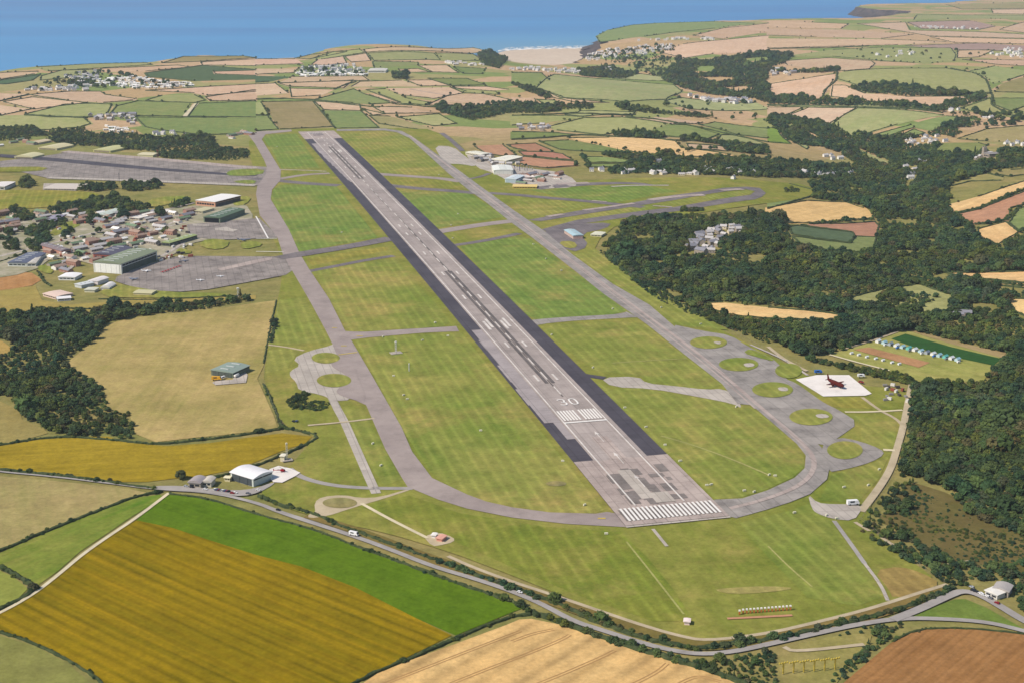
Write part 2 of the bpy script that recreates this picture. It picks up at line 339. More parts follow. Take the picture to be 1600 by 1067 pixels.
for r, (ya, off) in enumerate(((76.0, 0), (74.6, .3), (73.2, -.3))):
    xs = np.linspace(778 + r * 4, 928 - r * 3, 60); b0 = len(V)
    for i, xx in enumerate(xs):
        yy = np.interp(xx, [770, 800, 860, 930], [81, 78, 76, 75.2]) - r * 1.5 + .35 * math.sin(xx * .31 + r) ; th = (.35 if r else .7) * (.5 + rs.random())
        for e in (th, -th):
            q = plane_at(xx, yy + e, SEA + .5); V.append((float(q[0]), float(q[1]), SEA + .9))
        if i and not (r and rs.random() < .3): Fc.append((b0 + 2 * i - 2, b0 + 2 * i, b0 + 2 * i + 1, b0 + 2 * i - 1))
tag(link('surf', mesh('surf', V, Fc), FOAM), kind='structure')

# ------------------------------------------------------------------ fields
PAL = {  # first colour, second colour, row width, row amount, fine, fine period
 'S': ((228, 198, 166), (206, 172, 138), 14, .35, 0, 12), 'R': ((204, 156, 126), (180, 132, 104), 10, .35, .1, 24), 'W': ((250, 214, 154), (232, 188, 128), 12, .5, .12, 24),
 'P': ((160, 168, 108), (182, 178, 124), 18, .4, 0, 12), 'M': ((124, 144, 84), (150, 156, 98), 16, .4, 0, 12), 'D': ((84, 108, 76), (104, 122, 86), 14, .3, 0, 12),
 'K': ((182, 164, 118), (150, 142, 88), 14, .25, 0, 12), 'V': ((132, 160, 70), (146, 166, 84), 12, .3, 0, 12), 'U': ((190, 160, 142), (168, 140, 128), 10, .5, .2, 30)}
NAMES = dict(S='stubble_field', R='ploughed_field', W='wheat_field', P='pasture', M='grass_field', D='crop_field', K='rough_field', V='meadow', U='stubble_field')
hedge_lines = []
def jit(c, a=7): return tuple(max(0, min(255, v + random.uniform(-a, a))) for v in c)
nfar = 0
def field(kind, pts, t=None, hedge=True, ang=None, dz=.5, **kw):
    global nfar
    P = T(t, pts) if t else pts; Wp = W(P); Wb = Wp
    if hedge: c0 = Wp.mean(0); r0 = np.hypot(*(Wp - c0).T)[:, None]; Wb = c0 + (Wp - c0) * (1 + np.minimum(.06, 9 / r0)); dz = .1 + .004 * nfar; nfar += 1
    o = sheet(NAMES[kind], Wb, dz, LAND); ca, cb, per, amt, fi, fp = PAL[kind]
    k = random.uniform(-8, 8)
    ca = tuple(v + k for v in jit(ca, 4)); cb = tuple(v + k for v in jit(cb, 4))
    if ang is None:
        i = max(range(len(Wp)), key=lambda i: np.hypot(*(Wp[i] - Wp[i - 1]))); d = Wp[i] - Wp[i - 1]; ang = math.atan2(d[1], d[0])
    p = dict(per=per, rowamt=amt, fine=fi, fper=fp); p.update(kw)
    if 'ca' in p: ca = p.pop('ca'); cb = p.pop('cb')
    paint(o, ca, cb, ang, **p)
    if hedge: hedge_lines.append((Wp, [p[0] for p in P]))
    return o
FAR = """A S 0,215 240,207 215,222 0,256
A D 0,262 250,225 200,262 40,285 0,285
A P 255,235 380,200 620,195 620,215 380,250 250,262
A P 230,180 560,160 900,152 940,165 640,185 300,205
A S 620,190 1100,168 1180,180 900,205 640,210
A D 900,215 1250,170 1581,195 1581,255 1200,265 920,240
A S 1240,150 1581,130 1581,172 1250,168
A S 1320,208 1581,200 1581,232 1330,222
A K 1050,140 1130,115 1500,112 1581,122 1240,145 1000,155
A S 900,325 1300,300 1581,285 1581,330 1280,355 1200,340
A S 1270,365 1581,320 1581,385 1300,390
A S 0,345 180,345 0,390
A S 180,350 430,330 620,330 650,350 840,375 820,385 640,400 420,385 270,365
A S 20,395 200,365 420,388 540,400 210,440
A S 0,415 190,440 0,480
A P 160,470 400,410 560,405 690,410 660,470 560,490 300,490
A P 0,480 150,478 520,495 560,530 480,555 250,570 210,545 0,550
A M 680,470 720,420 850,390 1180,400 1130,485 820,480
A P 900,385 1000,355 1200,350 1270,385 1200,400 1000,395
A M 1160,485 1220,405 1581,390 1581,490
A M 840,490 1130,492 1581,495 1581,590 1250,600 1000,570 900,550
B K 40,395 350,390 480,548 150,565
B P 0,395 30,395 80,478 0,475
B M 0,480 70,480 140,565 0,575
B M 410,450 650,452 760,555 490,560
B S 360,392 640,410 650,450 420,445
B S 660,440 800,470 720,478
B S 720,425 960,430 1200,465 800,468
B K 700,480 830,485 1090,560 1000,565 760,530
B P 870,490 1130,470 1240,530 1100,545
B M 350,385 600,315 680,350 860,400 700,410 600,400
B P 680,320 800,315 920,370 1080,400 1050,415 900,405
B S 700,350 760,345 890,395 850,408
B S 0,285 120,280 200,340 0,355
B S 140,280 600,262 540,310 210,300
B S 210,312 480,318 400,355 220,365
B S 590,300 640,270 900,262 1010,300
B S 930,262 1090,260 1200,295 1020,298
B M 1060,250 1300,250 1420,290 1210,295
B S 1210,300 1420,300 1560,318 1300,330
B S 810,310 1200,305 1280,340 1100,375 920,355
B S 1060,415 1200,350 1400,345 1581,385 1440,415 1200,425
B P 1220,310 1480,330 1500,350 1280,340
B S 0,130 240,130 290,160 0,168
B S 0,190 260,190 230,215 0,225
B D 0,235 220,240 80,270 0,275
B S 230,240 660,235 700,262 150,278
B K 240,125 330,105 470,85 560,85 330,130
B P 330,130 480,85 640,70 670,90 540,110 420,130
B S 340,165 380,135 540,115 560,155 420,170
B S 550,115 680,95 710,140 590,150
B S 660,72 1340,60 1420,78 1340,95 1000,80 680,88
B P 690,95 900,85 1100,95 1140,135 730,140
B P 1110,95 1340,100 1400,140 1180,145
B M 720,145 1000,150 1000,165 730,185
B S 1000,170 1180,168 1250,215 1090,210
B S 880,195 1000,190 1080,212 900,212
B M 1220,180 1420,190 1400,222 1280,220
C M 0,215 180,215 230,260 140,300 0,280
C P 210,250 260,225 700,265 1000,290 1050,330 950,380 700,395 300,370 150,310
C S 150,310 340,375 600,400 400,400 260,370
C S 0,365 140,375 150,400 0,400
C P 155,380 260,385 350,420 200,410
C P 940,390 1050,370 1500,400 1581,440 1300,450 1100,440
C P 0,480 330,480 440,490 200,525 0,540
C P 330,475 420,450 760,460 720,480 450,485
C P 240,545 440,495 680,490 960,530 830,580 620,590 560,600 280,570
C M 840,580 980,535 1100,540 1280,595 1190,630 900,605
C M 1150,535 1250,520 1581,560 1581,620 1380,595
C S 740,490 900,490 1180,520 1000,530
C P 1290,600 1400,600 1581,660 1400,650 1260,640
C M 0,580 250,585 400,600 200,615 0,625
C M 170,640 350,632 700,690 720,710 430,700 300,690
C W 350,620 600,615 1000,630 1050,680 1350,720 1280,745 850,730 690,690
C S 1080,655 1300,670 1330,700 1100,690
C M 430,735 560,735 900,770 480,770
Q R 540,195 840,180 980,290 870,300 700,280 640,260
Q R 880,180 1180,165 1360,245 1080,240 950,215
Q R 1000,250 1350,258 1460,275 1570,340 1400,330 1060,295
Q R 900,325 1060,305 1400,340 1600,355 1600,400 1300,425 1080,400
C M 480,780 900,775 900,800 480,800
C P 620,250 1000,265 1000,250 640,200
C S 930,92 1060,38 1300,12 1581,-15 1581,92 1240,98 1060,126 1010,112
C S 1120,-15 1300,-60 1581,-90 1581,-40 1300,5
C M 520,-10 600,-50 740,-80 900,-92 1250,-102 1500,-90 1250,-60 1000,-35 820,-10 640,15 540,25
C M 820,190 1080,190 1060,270 900,235
D S 0,130 250,140 500,150 450,180 200,175 0,170
D S 0,180 450,185 900,215 700,240 300,230 0,220
D S 0,240 700,245 1100,260 800,280 400,290 0,300
D S 550,150 850,140 880,190 1300,200 1581,215 1581,240 1000,225
D U 860,140 1250,130 1400,165 1300,185 950,180
D S 1000,230 1581,245 1581,275 1150,265
D U 850,285 1300,270 1581,285 1581,320 1180,310
D S 1430,185 1581,140 1581,205
D K 1100,30 1581,20 1581,55 1200,60
D S 1380,62 1581,60 1581,90 1390,85
D P 920,95 1581,98 1581,120 900,125
D P 110,350 400,310 700,295 1130,300 1160,340 1150,380 900,390 700,380 400,350
D S 100,380 380,360 640,380 660,395 620,430 470,440 300,425 120,405
D S 0,570 20,520 220,490 410,460 400,500 320,620 200,620 60,600
D S 1170,315 1400,310 1300,355 1170,360
D S 1200,370 1581,375 1581,410 1400,400
D P 430,490 470,445 800,425 1100,425 1250,450 1350,510 1380,575 1100,580 950,530 700,520 540,525
D S 390,600 400,530 480,530 600,580 850,600 1350,600 1200,650 1050,670 800,635 600,620
D K 1400,570 1450,520 1581,480 1581,575
D P 1250,440 1400,410 1581,440 1581,465 1480,500 1390,520
D M 1390,610 1581,610 1581,660 1500,690 1400,650
D P 1190,670 1370,610 1390,660 1480,705 1250,690
D P 0,655 700,645 1000,680 1050,690 600,665
D S 0,665 220,664 100,715 0,720
D S 130,712 250,667 540,670 460,720 380,765 250,745
D P 400,770 550,672 900,690 1080,715 800,770 630,820 510,840
D M 640,840 880,775 1100,720 1290,735 1200,770 1000,810 900,790 720,850
D M 740,880 900,800 970,825 800,870
D K 1170,860 1350,800 1581,780 1581,880 1350,875
D M 1010,945 1080,890 1300,885 1360,900 1300,940 1100,955
D M 1400,960 1500,930 1581,920 1581,975 1480,975
D V 0,790 60,800 100,860 140,890 0,880
D P 100,820 250,910 240,925 120,860
D P 460,905 560,920 760,1010 740,1025 560,945
H W 0,300 240,255 480,265 590,300 650,360 340,390 120,395 110,365 0,352
H R 200,405 380,400 660,385 685,410 670,475 540,475 520,450
H D 130,415 180,410 520,450 540,475 510,515 300,490 150,460
H M 150,475 300,495 510,520 550,475 670,480 640,580 400,570 200,520
H M 0,140 130,150 280,190 280,225 150,260 0,305
H W 1110,280 1300,230 1581,135 1581,180 1300,300 1140,330
H R 1135,345 1300,310 1581,200 1581,280 1500,300 1480,375 1280,400 1200,345
H W 1300,430 1470,385 1550,450 1420,525 1290,490
H M 1490,390 1550,300 1600,295 1600,420 1550,440
H K 1130,165 1140,120 1300,75 1450,110 1440,130 1250,135
H K 1360,90 1500,65 1581,60 1581,95 1500,105
H W 1080,698 1640,690 1640,765 1300,735
H W 1260,740 1640,770 1640,800 1400,775
H W 1470,860 1640,865 1640,990 1530,940
H W -415,885 -277,885 0,916 355,948 506,972 395,996 79,988 -198,968 -316,940
H P 490,900 520,850 740,795 930,770 1100,830 1140,860 1120,950 1000,960 840,930 700,890
H K 210,590 250,575 390,620 380,640 290,625"""
for ln in FAR.split('\n'):
    p = ln.split(); field(p[1], [tuple(map(float, q.split(','))) for q in p[2:]], p[0])
# land off the sides of the frame, and the fields around the near airfield
for k, P in (('S', [(-260, 150), (-10, 150), (-10, 182), (-260, 200)]), ('P', [(-260, 205), (-10, 186), (-10, 200), (-260, 240)]), ('S', [(-200, 122), (-10, 116), (-10, 128), (-200, 140)]),
             ('S', [(1605, 40), (1800, 36), (1800, 60), (1605, 62)]), ('P', [(1605, 66), (1800, 64), (1800, 100), (1605, 110)]), ('M', [(1605, 150), (1800, 150), (1800, 200), (1605, 200)])): field(k, P)
v = lambda a, b: math.atan2(*(W([b])[0] - W([a])[0])[::-1])
RDIR = math.atan2(ax[1], ax[0])
# foreground crops
field('V', [(263, 772), (330, 780), (400, 803), (486, 824), (589, 866), (658, 888), (744, 921), (822, 948), (712, 993), (650, 966), (555, 918), (470, 885), (400, 867), (330, 845), (270, 825), (213, 813)],
      hedge=False, ang=v((263, 772), (822, 948)), ca=(88, 120, 20), cb=(108, 134, 34), per=5, rowamt=.35, fine=.1, fper=7)
field('K', [(213, 813), (270, 825), (330, 845), (400, 867), (470, 885), (555, 918), (650, 966), (706, 993), (620, 1035), (545, 1068), (510, 1085), (460, 1110), (190, 1110), (150, 1060), (100, 1025), (40, 997), (0, 985), (-60, 975), (-60, 975), (0, 960), (50, 932), (90, 902), (130, 867), (175, 836)],
      hedge=False, ang=v((300, 840), (640, 975)), ca=(176, 144, 24), cb=(112, 105, 12), per=6.5, rowamt=.55, fine=.4, fper=11)
field('V', [(250, 773), (256, 777), (205, 808), (170, 832), (125, 862), (90, 893), (60, 914), (40, 903), (20, 892), (0, 882), (-30, 872), (-30, 870), (0, 864), (60, 838), (150, 801), (215, 777)],
      hedge=False, ca=(86, 130, 30), cb=(156, 152, 76), per=10, rowamt=.4)
field('K', [(-50, 880), (0, 892), (20, 901), (44, 920), (20, 943), (0, 951), (-50, 965)], hedge=False, ca=(160, 162, 78), cb=(140, 150, 70))
field('K', [(-60, 742), (0, 744), (60, 749), (130, 756), (200, 764), (235, 771), (150, 797), (60, 832), (0, 859), (-60, 880)], hedge=False, ca=(190, 166, 116), cb=(152, 148, 88), per=9, rowamt=.3)
field('K', [(-60, 990), (0, 993), (60, 1012), (110, 1040), (150, 1075), (170, 1110), (-60, 1110)], hedge=False, ca=(150, 148, 84), cb=(128, 132, 66), per=8)
field('K', [(-60, 704), (0, 697), (60, 687), (120, 683), (170, 682), (200, 692), (260, 697), (330, 692), (400, 682), (440, 677), (488, 682), (478, 692), (440, 705), (400, 722), (360, 735), (320, 743), (280, 747), (230, 753), (180, 753), (120, 746), (60, 739), (0, 734), (-60, 730)],
      hedge=False, ang=v((0, 720), (400, 700)), ca=(184, 158, 52), cb=(142, 124, 30), per=8, rowamt=.55)
field('K', [(200, 499), (260, 491), (320, 486), (400, 474), (432, 470), (420, 540), (412, 572), (402, 592), (428, 650), (434, 668), (400, 674), (354, 679), (304, 684), (243, 691), (212, 678), (202, 646), (174, 644), (167, 634), (164, 611), (134, 591), (109, 581), (103, 568), (149, 531), (160, 509)],
      hedge=False, ang=v((250, 690), (400, 480)), ca=(210, 182, 124), cb=(142, 138, 74), per=10, rowamt=.25)
field('K', [(-60, 462), (20, 452), (55, 447), (66, 470), (110, 477), (160, 473), (250, 463), (330, 463), (400, 462), (400, 468), (300, 474), (200, 481), (150, 486), (140, 494), (80, 491), (-60, 490)], hedge=False, ca=(184, 160, 94), cb=(160, 148, 80))
field('R', [(-60, 434), (0, 428), (30, 426), (50, 427), (65, 438), (50, 447), (10, 454), (-60, 460)], hedge=False, ca=(206, 160, 108), cb=(178, 130, 82))
field('W', [(-40, 533), (3, 533), (19, 545), (18, 550), (0, 556), (-40, 562)], hedge=False, ca=(196, 168, 100), cb=(180, 150, 84))
field('K', [(-40, 608), (0, 627), (30, 641), (35, 656), (68, 670), (75, 677), (40, 687), (0, 694), (-40, 700)], hedge=False, ca=(170, 158, 96), cb=(150, 132, 78))
field('W', [(535, 1090), (590, 1052), (640, 1032), (720, 1003), (790, 977), (812, 968), (830, 967), (880, 977), (950, 1002), (1050, 1033), (1150, 1064), (1190, 1090), (1190, 1110), (500, 1110)],
      hedge=False, ang=v((700, 1060), (830, 985)), ca=(238, 200, 136), cb=(216, 174, 112), per=7, rowamt=.35, fine=.5, fper=24)
field('R', [(1318, 1067), (1390, 1006), (1425, 987), (1440, 982), (1500, 982), (1560, 987), (1600, 992), (1680, 1000), (1680, 1110), (1290, 1110)],
      hedge=False, ang=v((1330, 1060), (1420, 990)), ca=(186, 140, 90), cb=(150, 106, 62), per=5, rowamt=.5, fine=.2, fper=6)
field('M', [(1422, 963), (1445, 954), (1490, 937), (1508, 936), (1542, 950), (1600, 983), (1560, 974), (1500, 967), (1450, 964)], hedge=False, ca=(104, 132, 56), cb=(130, 142, 70))
field('K', [(1228, 1010), (1300, 995), (1348, 990), (1362, 993), (1358, 1008), (1330, 1030), (1308, 1067), (1290, 1110), (1240, 1110), (1217, 1045), (1220, 1020)], hedge=False, ca=(140, 142, 70), cb=(170, 152, 100))
# the big field with the row of huts, right of the white pad
field('M', T('L', [(850, 140), (1500, 290), (1430, 360), (1380, 380), (1330, 460), (930, 460), (750, 400), (380, 300), (450, 270), (650, 215)]), hedge=False, ca=(150, 158, 78), cb=(182, 172, 104))
field('D', T('L', [(760, 198), (850, 168), (1440, 320), (1395, 362), (1180, 318), (900, 250)]), hedge=False, dz=.8, ca=(52, 92, 46), cb=(64, 104, 54), fine=.3, fper=8)
field('R', T('L', [(530, 265), (620, 250), (1000, 345), (930, 375), (750, 325)]), hedge=False, dz=.8, ca=(198, 152, 110), cb=(180, 136, 96))
field('K', T('L', [(850, 142), (930, 152), (1510, 290), (1460, 318), (1200, 248)]), hedge=False, dz=.8, ca=(190, 164, 120), cb=(160, 144, 96))
# clear-felled slope below the wood
scr = field('K', T('P', [(640, 150), (800, 200), (1000, 290), (1163, 350), (1300, 380), (1300, 600), (1163, 580), (980, 530), (800, 545), (700, 450), (600, 380), (500, 330), (560, 250)]), hedge=False, ca=(138, 118, 78), cb=(96, 96, 50), per=20, rowamt=.1)
scr.name = 'cleared_slope'

# ------------------------------------------------------------------ airfield grass
def grass(pts, ca, cb, dz=.7, per=9, amt=.26, fine=-.38, fper=12, ang=None, name='mown_grass', hedge=False, sm=1):
    o = sheet(name, smooth(W(pts), sm) if sm else W(pts), dz, LAND); paint(o, ca, cb, RDIR if ang is None else ang, per, amt, fine, fper); o['wear'] = .75; return o
grass([(400, 204), (520, 201), (600, 201), (690, 203), (760, 262), (820, 290), (1000, 278), (1180, 283), (1270, 290), (1270, 310), (1180, 322), (1080, 336), (970, 347), (925, 385), (945, 402), (1000, 441), (1050, 482), (1130, 517), (1200, 555), (1290, 600), (1420, 608), (1422, 640), (1402, 720), (1345, 815), (1400, 860),
       (1475, 915), (1390, 945), (1250, 990), (1130, 1003), (1020, 990), (900, 940), (780, 892), (700, 862), (600, 832), (510, 814), (440, 792), (400, 770), (440, 742), (484, 694), (494, 680), (440, 668), (412, 600), (413, 572), (434, 470), (440, 440), (442, 405), (410, 340), (405, 290), (385, 230)],
      (118, 134, 50), (158, 152, 78), .8, 9, .3, -.1)
G1 = ((102, 134, 58), (140, 150, 76))
G2 = ((114, 136, 54), (160, 154, 82))
G3 = ((120, 134, 54), (166, 150, 74))
inf = [([(410, 215), (420, 211), (463, 210), (500, 264), (440, 265), (432, 248)], G1), ([(438, 290), (524, 290), (590, 372), (530, 383), (468, 396), (451, 359), (423, 310), (428, 297)], G1),
       ([(490, 425), (618, 405), (704, 504), (690, 512), (550, 520), (540, 512), (514, 468)], G2), ([(478, 405), (600, 387), (609, 392), (488, 416)], G3),
       ([(556, 534), (600, 527), (722, 522), (944, 798), (930, 803), (860, 803), (780, 792), (720, 774), (672, 738), (622, 662), (585, 590)], G2),
       ([(528, 209), (615, 207), (640, 218), (697, 270), (690, 276), (610, 272), (584, 270)], G2), ([(601, 282), (690, 282), (716, 286), (729, 297), (612, 292)], G3),
       ([(622, 300), (734, 303), (788, 340), (678, 358)], G1), ([(718, 387), (810, 370), (830, 375), (978, 487), (952, 495), (860, 500), (836, 500), (818, 492)], G1),
       ([(848, 518), (862, 509), (977, 504), (1008, 508), (1073, 560), (1127, 601), (1111, 609), (1068, 608), (1018, 600), (1000, 588), (930, 580)], G2),
       ([(922, 595), (955, 609), (1002, 607), (1172, 636), (1200, 656), (1243, 696), (1257, 716), (1255, 733), (1239, 747), (1200, 765), (1158, 778), (1118, 781), (1030, 698)], G2),
       ([(893, 400), (931, 391), (1073, 480), (1138, 517), (1052, 509), (1015, 477), (957, 444)], G2),
       ([(1155, 818), (1230, 800), (1268, 786), (1300, 818), (1345, 878), (1383, 932), (1340, 948), (1262, 935), (1180, 850)], G2),
       ([(560, 792), (640, 775), (720, 803), (850, 824), (968, 832), (1010, 870), (1060, 932), (1082, 972), (1020, 972), (900, 930), (780, 878), (690, 838)], ((102, 128, 42), (144, 142, 64))),
       ([(350, 650), (420, 625)], None), ([(437, 470), (475, 465), (515, 535), (450, 540), (420, 540)], G2), ([(420, 548), (470, 545), (450, 575), (415, 585)], G2),
       ([(525, 640), (566, 640), (628, 750), (600, 760), (560, 700)], G2), ([(1320, 648), (1400, 660), (1398, 700), (1385, 708), (1345, 690), (1345, 663)], G2),
       ([(1290, 622), (1275, 622), (1300, 637), (1365, 640), (1345, 622)], G3), ([(1300, 742), (1362, 726), (1390, 712), (1372, 750), (1340, 786), (1280, 783)], G2),
       ([(820, 296), (1000, 290), (1060, 300), (960, 318), (880, 310)], G1), ([(800, 310), (870, 314), (920, 322), (850, 340), (820, 340)], G2), ([(900, 340), (1000, 322), (1050, 322), (960, 340), (860, 358)], G2), ([(1060, 322), (1170, 306), (1180, 298), (1140, 302), (1040, 318)], G2)]
for P, c in inf:
    if c: grass(P, *c, dz=1.0, sm=0)

# ------------------------------------------------------------------ pavements
def pv(name, pts, mat, dz, sm=1):
    P = W(pts); return sheet(name, smooth(P, sm) if sm else P, dz, mat)
def lane(name, pts, wd, mat, dz=1.1, **k): return strip(name, W(pts), wd, dz, mat, **k)
pv('apron', [(435, 402), (380, 402), (280, 401), (262, 406), (215, 420), (172, 438), (202, 448), (228, 455), (300, 458), (400, 440), (462, 428), (455, 402)], APR, 1.1)
pv('apron', [(292, 352), (405, 342), (438, 373), (340, 376), (295, 371)], APR, 1.1, 0)
pv('old_runway', [(-200, 246), (0, 253), (60, 246), (101, 240), (230, 247), (330, 257), (417, 262), (416, 282), (402, 291), (330, 289), (200, 284), (76, 280), (0, 262), (-200, 262)], APR, 1.1, 0)
lane('old_runway', [(-100, 238), (60, 248), (200, 262), (330, 272), (400, 276)], [40, 40, 20], DARK, 1.3)
lane('taxiway', [(100, 238), (250, 250), (400, 264)], 30, RWYL, 1.3)
lane('taxiway', [(76, 279), (200, 283), (330, 288), (400, 291)], 22, CONC, 1.3)
grass([(352, 272), (365, 266), (414, 265), (410, 275), (360, 277)], *G1, dz=1.5); grass([(362, 286), (375, 283), (402, 283), (396, 290)], *G1, dz=1.5)
grass([(0, 262), (80, 262), (60, 270), (-60, 270)], *G3, dz=1.5)
pv('taxiway', [(455, 203.5), (400, 207), (388, 212), (398, 225), (412, 250), (417, 262), (415, 275), (402, 292), (400, 305), (406, 338), (433, 371), (442, 399), (458, 427), (483, 470), (509, 518), (519, 538), (540, 590), (549, 624), (572, 634), (582, 657), (602, 703), (628, 748), (637, 762), (685, 782), (730, 796), (800, 810), (886, 820), (979, 825),
                (975, 806), (948, 801), (931, 804), (860, 802), (800, 794), (760, 785), (730, 774), (675, 748), (644, 707), (628, 670), (582, 589), (552, 538), (538, 516), (514, 468), (483, 422), (468, 397), (451, 359), (423, 313), (425, 298), (438, 283), (439, 268), (425, 245), (409, 219), (415, 211), (456, 206.5)], ASPH, 1.3, 0)
pv('taxiway', [(526, 203), (602, 202), (628, 206), (645, 215), (704, 258), (750, 292), (800, 328), (851, 363), (894, 399), (957, 445), (1015, 478), (1053, 511), (1100, 545), (1150, 585), (1200, 628), (1250, 668), (1283, 700), (1297, 728), (1292, 750), (1266, 773), (1234, 786), (1200, 797), (1150, 811), (1110, 800), (1116, 782), (1160, 780),
                (1200, 767), (1241, 748), (1257, 733), (1259, 713), (1245, 695), (1200, 656), (1174, 634), (1152, 632), (1128, 601), (1073, 558), (1010, 508), (982, 488), (942, 460), (901, 427), (833, 374), (800, 350), (760, 318), (733, 299), (700, 272), (640, 217), (620, 208), (600, 205), (526, 206)], ASPH2, 1.3, 0)
lane('taxiway_strip', [(640, 213), (704, 264), (800, 338), (897, 412), (1000, 487), (1100, 560), (1190, 640), (1262, 700), (1276, 728), (1256, 758), (1200, 781), (1140, 796)], 5, RWYL, 1.5)
lane('taxiway_strip', [(700, 266), (800, 342), (1000, 494), (1100, 568), (1180, 640)], 2, RWYL, 1.5)
lane('taxiway', [(436, 266), (470, 267), (510, 269)], 7, CONC); lane('taxiway', [(436, 281), (476, 274), (515, 272)], 20, ASPH)
lane('taxiway', [(570, 272), (617, 275), (653, 277.5), (690, 280), (722, 285)], [34, 28, 26, 30], ASPH)
lane('taxiway', [(395, 280), (440, 284), (480, 288), (530, 291)], 28, DARKT); lane('taxiway', [(600, 290), (653, 296), (700, 299), (745, 303)], 28, DARKT)
lane('taxiway', [(745, 302), (800, 305), (850, 310), (900, 314), (950, 319), (1005, 325)], 24, DARKT)
lane('taxiway', [(435, 405), (480, 397), (540, 388), (612, 374)], [24, 34, 30, 34], DARKT, 1.5); lane('taxiway', [(655, 368), (704, 360), (754, 352), (805, 346)], [36, 30, 28, 30], ASPH)
lane('taxiway', [(478, 426), (530, 416), (570, 408), (615, 401)], 14, DARKT); lane('taxiway', [(690, 387), (729, 382), (770, 375), (812, 366)], 16, DARKT)
lane('taxiway', [(538, 526), (577, 524), (653, 518), (715, 515)], [50, 28, 22, 26], ASPH); lane('taxiway', [(815, 508), (850, 503), (900, 499), (960, 496), (988, 493)], [40, 24, 20, 20, 34], ASPH2)
pv('taxiway', [(937, 591), (997, 589), (1010, 600), (1053, 604), (1104, 610), (1129, 608), (1150, 620), (1160, 640), (1147, 632), (1091, 621), (1018, 608), (957, 606)], CONC, 1.1)
pv('taxiway', [(825, 345), (901, 331), (977, 320), (1053, 306), (1101, 300), (1129, 295), (1167, 293), (1187, 295), (1197, 303), (1190, 309), (1179, 313), (1129, 320), (1053, 332), (1002, 338), (901, 352), (858, 364), (845, 360), (901, 345), (1002, 331), (1053, 325), (1110, 315), (1172, 306), (1180, 300), (1165, 297), (1110, 304), (1053, 314), (977, 326), (901, 338), (845, 347)], DARKT, 1.1, 0)
for P, wd in (([(855, 340), (880, 336)], 12), ([(912, 330), (950, 325), (990, 319)], 12), ([(1015, 314), (1055, 308), (1100, 306)], 20), ([(1127, 299), (1160, 297)], 16), ([(1020, 323), (1050, 325)], 8), ([(925, 315), (948, 317)], 8)): lane('taxiway_strip', P, wd, RWYL, 1.5)
lane('apron', [(838, 296), (880, 291), (930, 288), (990, 287), (1020, 291)], [30, 40, 26, 14], DARKT); lane('apron', [(870, 289), (920, 287)], 22, RWYL, 1.4); lane('taxiway_strip', [(955, 293), (990, 291), (1045, 291)], 10, CONC, 1.4)
pv('apron', T('Q', [(120, 190), (320, 200), (440, 300), (560, 380), (540, 410), (420, 385), (250, 380), (190, 320)]), CONC, 1.1)
pv('apron', T('Q', [(430, 260), (700, 300), (900, 400), (1200, 440), (1440, 470), (1600, 550), (1600, 630), (1220, 640), (940, 600), (860, 540), (720, 470), (560, 420)]), CONC, 1.1)
lane('service_road', T('Q', [(480, 540), (600, 520), (700, 480)]), 12, DARKT, 1.3); lane('service_road', T('Q', [(200, 60), (320, 150), (420, 250)]), 14, DARKT, 1.3)
pv('apron', T('G', [(190, 440), (380, 400), (620, 390), (580, 430), (420, 460), (480, 540), (360, 580), (240, 480)]), DARKT, 1.1)
grass(T('G', [(280, 510), (380, 505), (410, 545), (340, 555)]), *G2, dz=1.4)
# dispersals
pv('dispersal', [(1040, 506), (1100, 519), (1141, 525), (1169, 543), (1205, 560), (1222, 575), (1225, 592), (1245, 600), (1275, 622), (1290, 632), (1311, 642), (1342, 662), (1314, 682), (1283, 702), (1250, 672), (1200, 632), (1150, 588), (1100, 548)], ASPH2, 1.2, 1)
pv('dispersal', [(1280, 698), (1309, 684), (1342, 690), (1377, 703), (1382, 711), (1362, 723), (1327, 733), (1290, 740)], ASPH2, 1.2, 1)
def oval(cx, cy, rx, ry, notch=None): 
    P = [(cx + rx * math.cos(a), cy + ry * math.sin(a)) for a in np.linspace(0, 2 * math.pi, 28, endpoint=False)]
    return P
for c in ((1107, 537, 29, 9.5), (1154, 571, 31, 10.5), (1207, 610.5, 32, 12), (1267, 653, 34, 13), (1320, 705, 28, 14), (1232, 581, 21, 11.5), (509, 561, 22, 8.5), (522, 596, 27, 10.5)): grass(oval(*c), *G2, dz=1.6, name='grass_island')
for P in ([(1112, 536), (1128, 536), (1124, 541)], [(1160, 570), (1176, 569), (1180, 574), (1166, 576)], [(1214, 607), (1230, 607), (1232, 613), (1218, 613)], [(1272, 650), (1288, 648), (1298, 654), (1280, 656)]): pv('dispersal', P, CONC, 1.9)
pv('white_pad', T('L', [(300, 425), (500, 425), (640, 540), (600, 552), (340, 557), (170, 452)]), WCONC, 1.6, 0)
lane('service_road', [(1172, 540), (1200, 552), (1225, 563), (1262, 588)], 3.5, CONC, 1.5); lane('service_road', T('L', [(0, 250), (100, 330), (240, 400)]), 5, DIRT, 1.5)
pv('dispersal', [(525, 535), (519, 541), (481, 550), (457, 562), (470, 572), (453, 581), (453, 589), (463, 598), (467, 612), (500, 617), (524, 628), (549, 626), (560, 600), (552, 560), (545, 540)], CONC, 1.2)
pv('dispersal_patch', [(516, 572), (522, 566), (545, 556), (560, 590), (575, 632), (548, 625), (524, 616), (530, 606), (548, 600), (550, 590), (530, 582)], ASPH, 1.5)
lane('service_road', [(420, 540), (450, 544), (475, 549)], 4, DIRT); lane('service_road', [(515, 615), (527, 640), (537, 657), (557, 703), (577, 748), (588, 772)], 9, CONC)
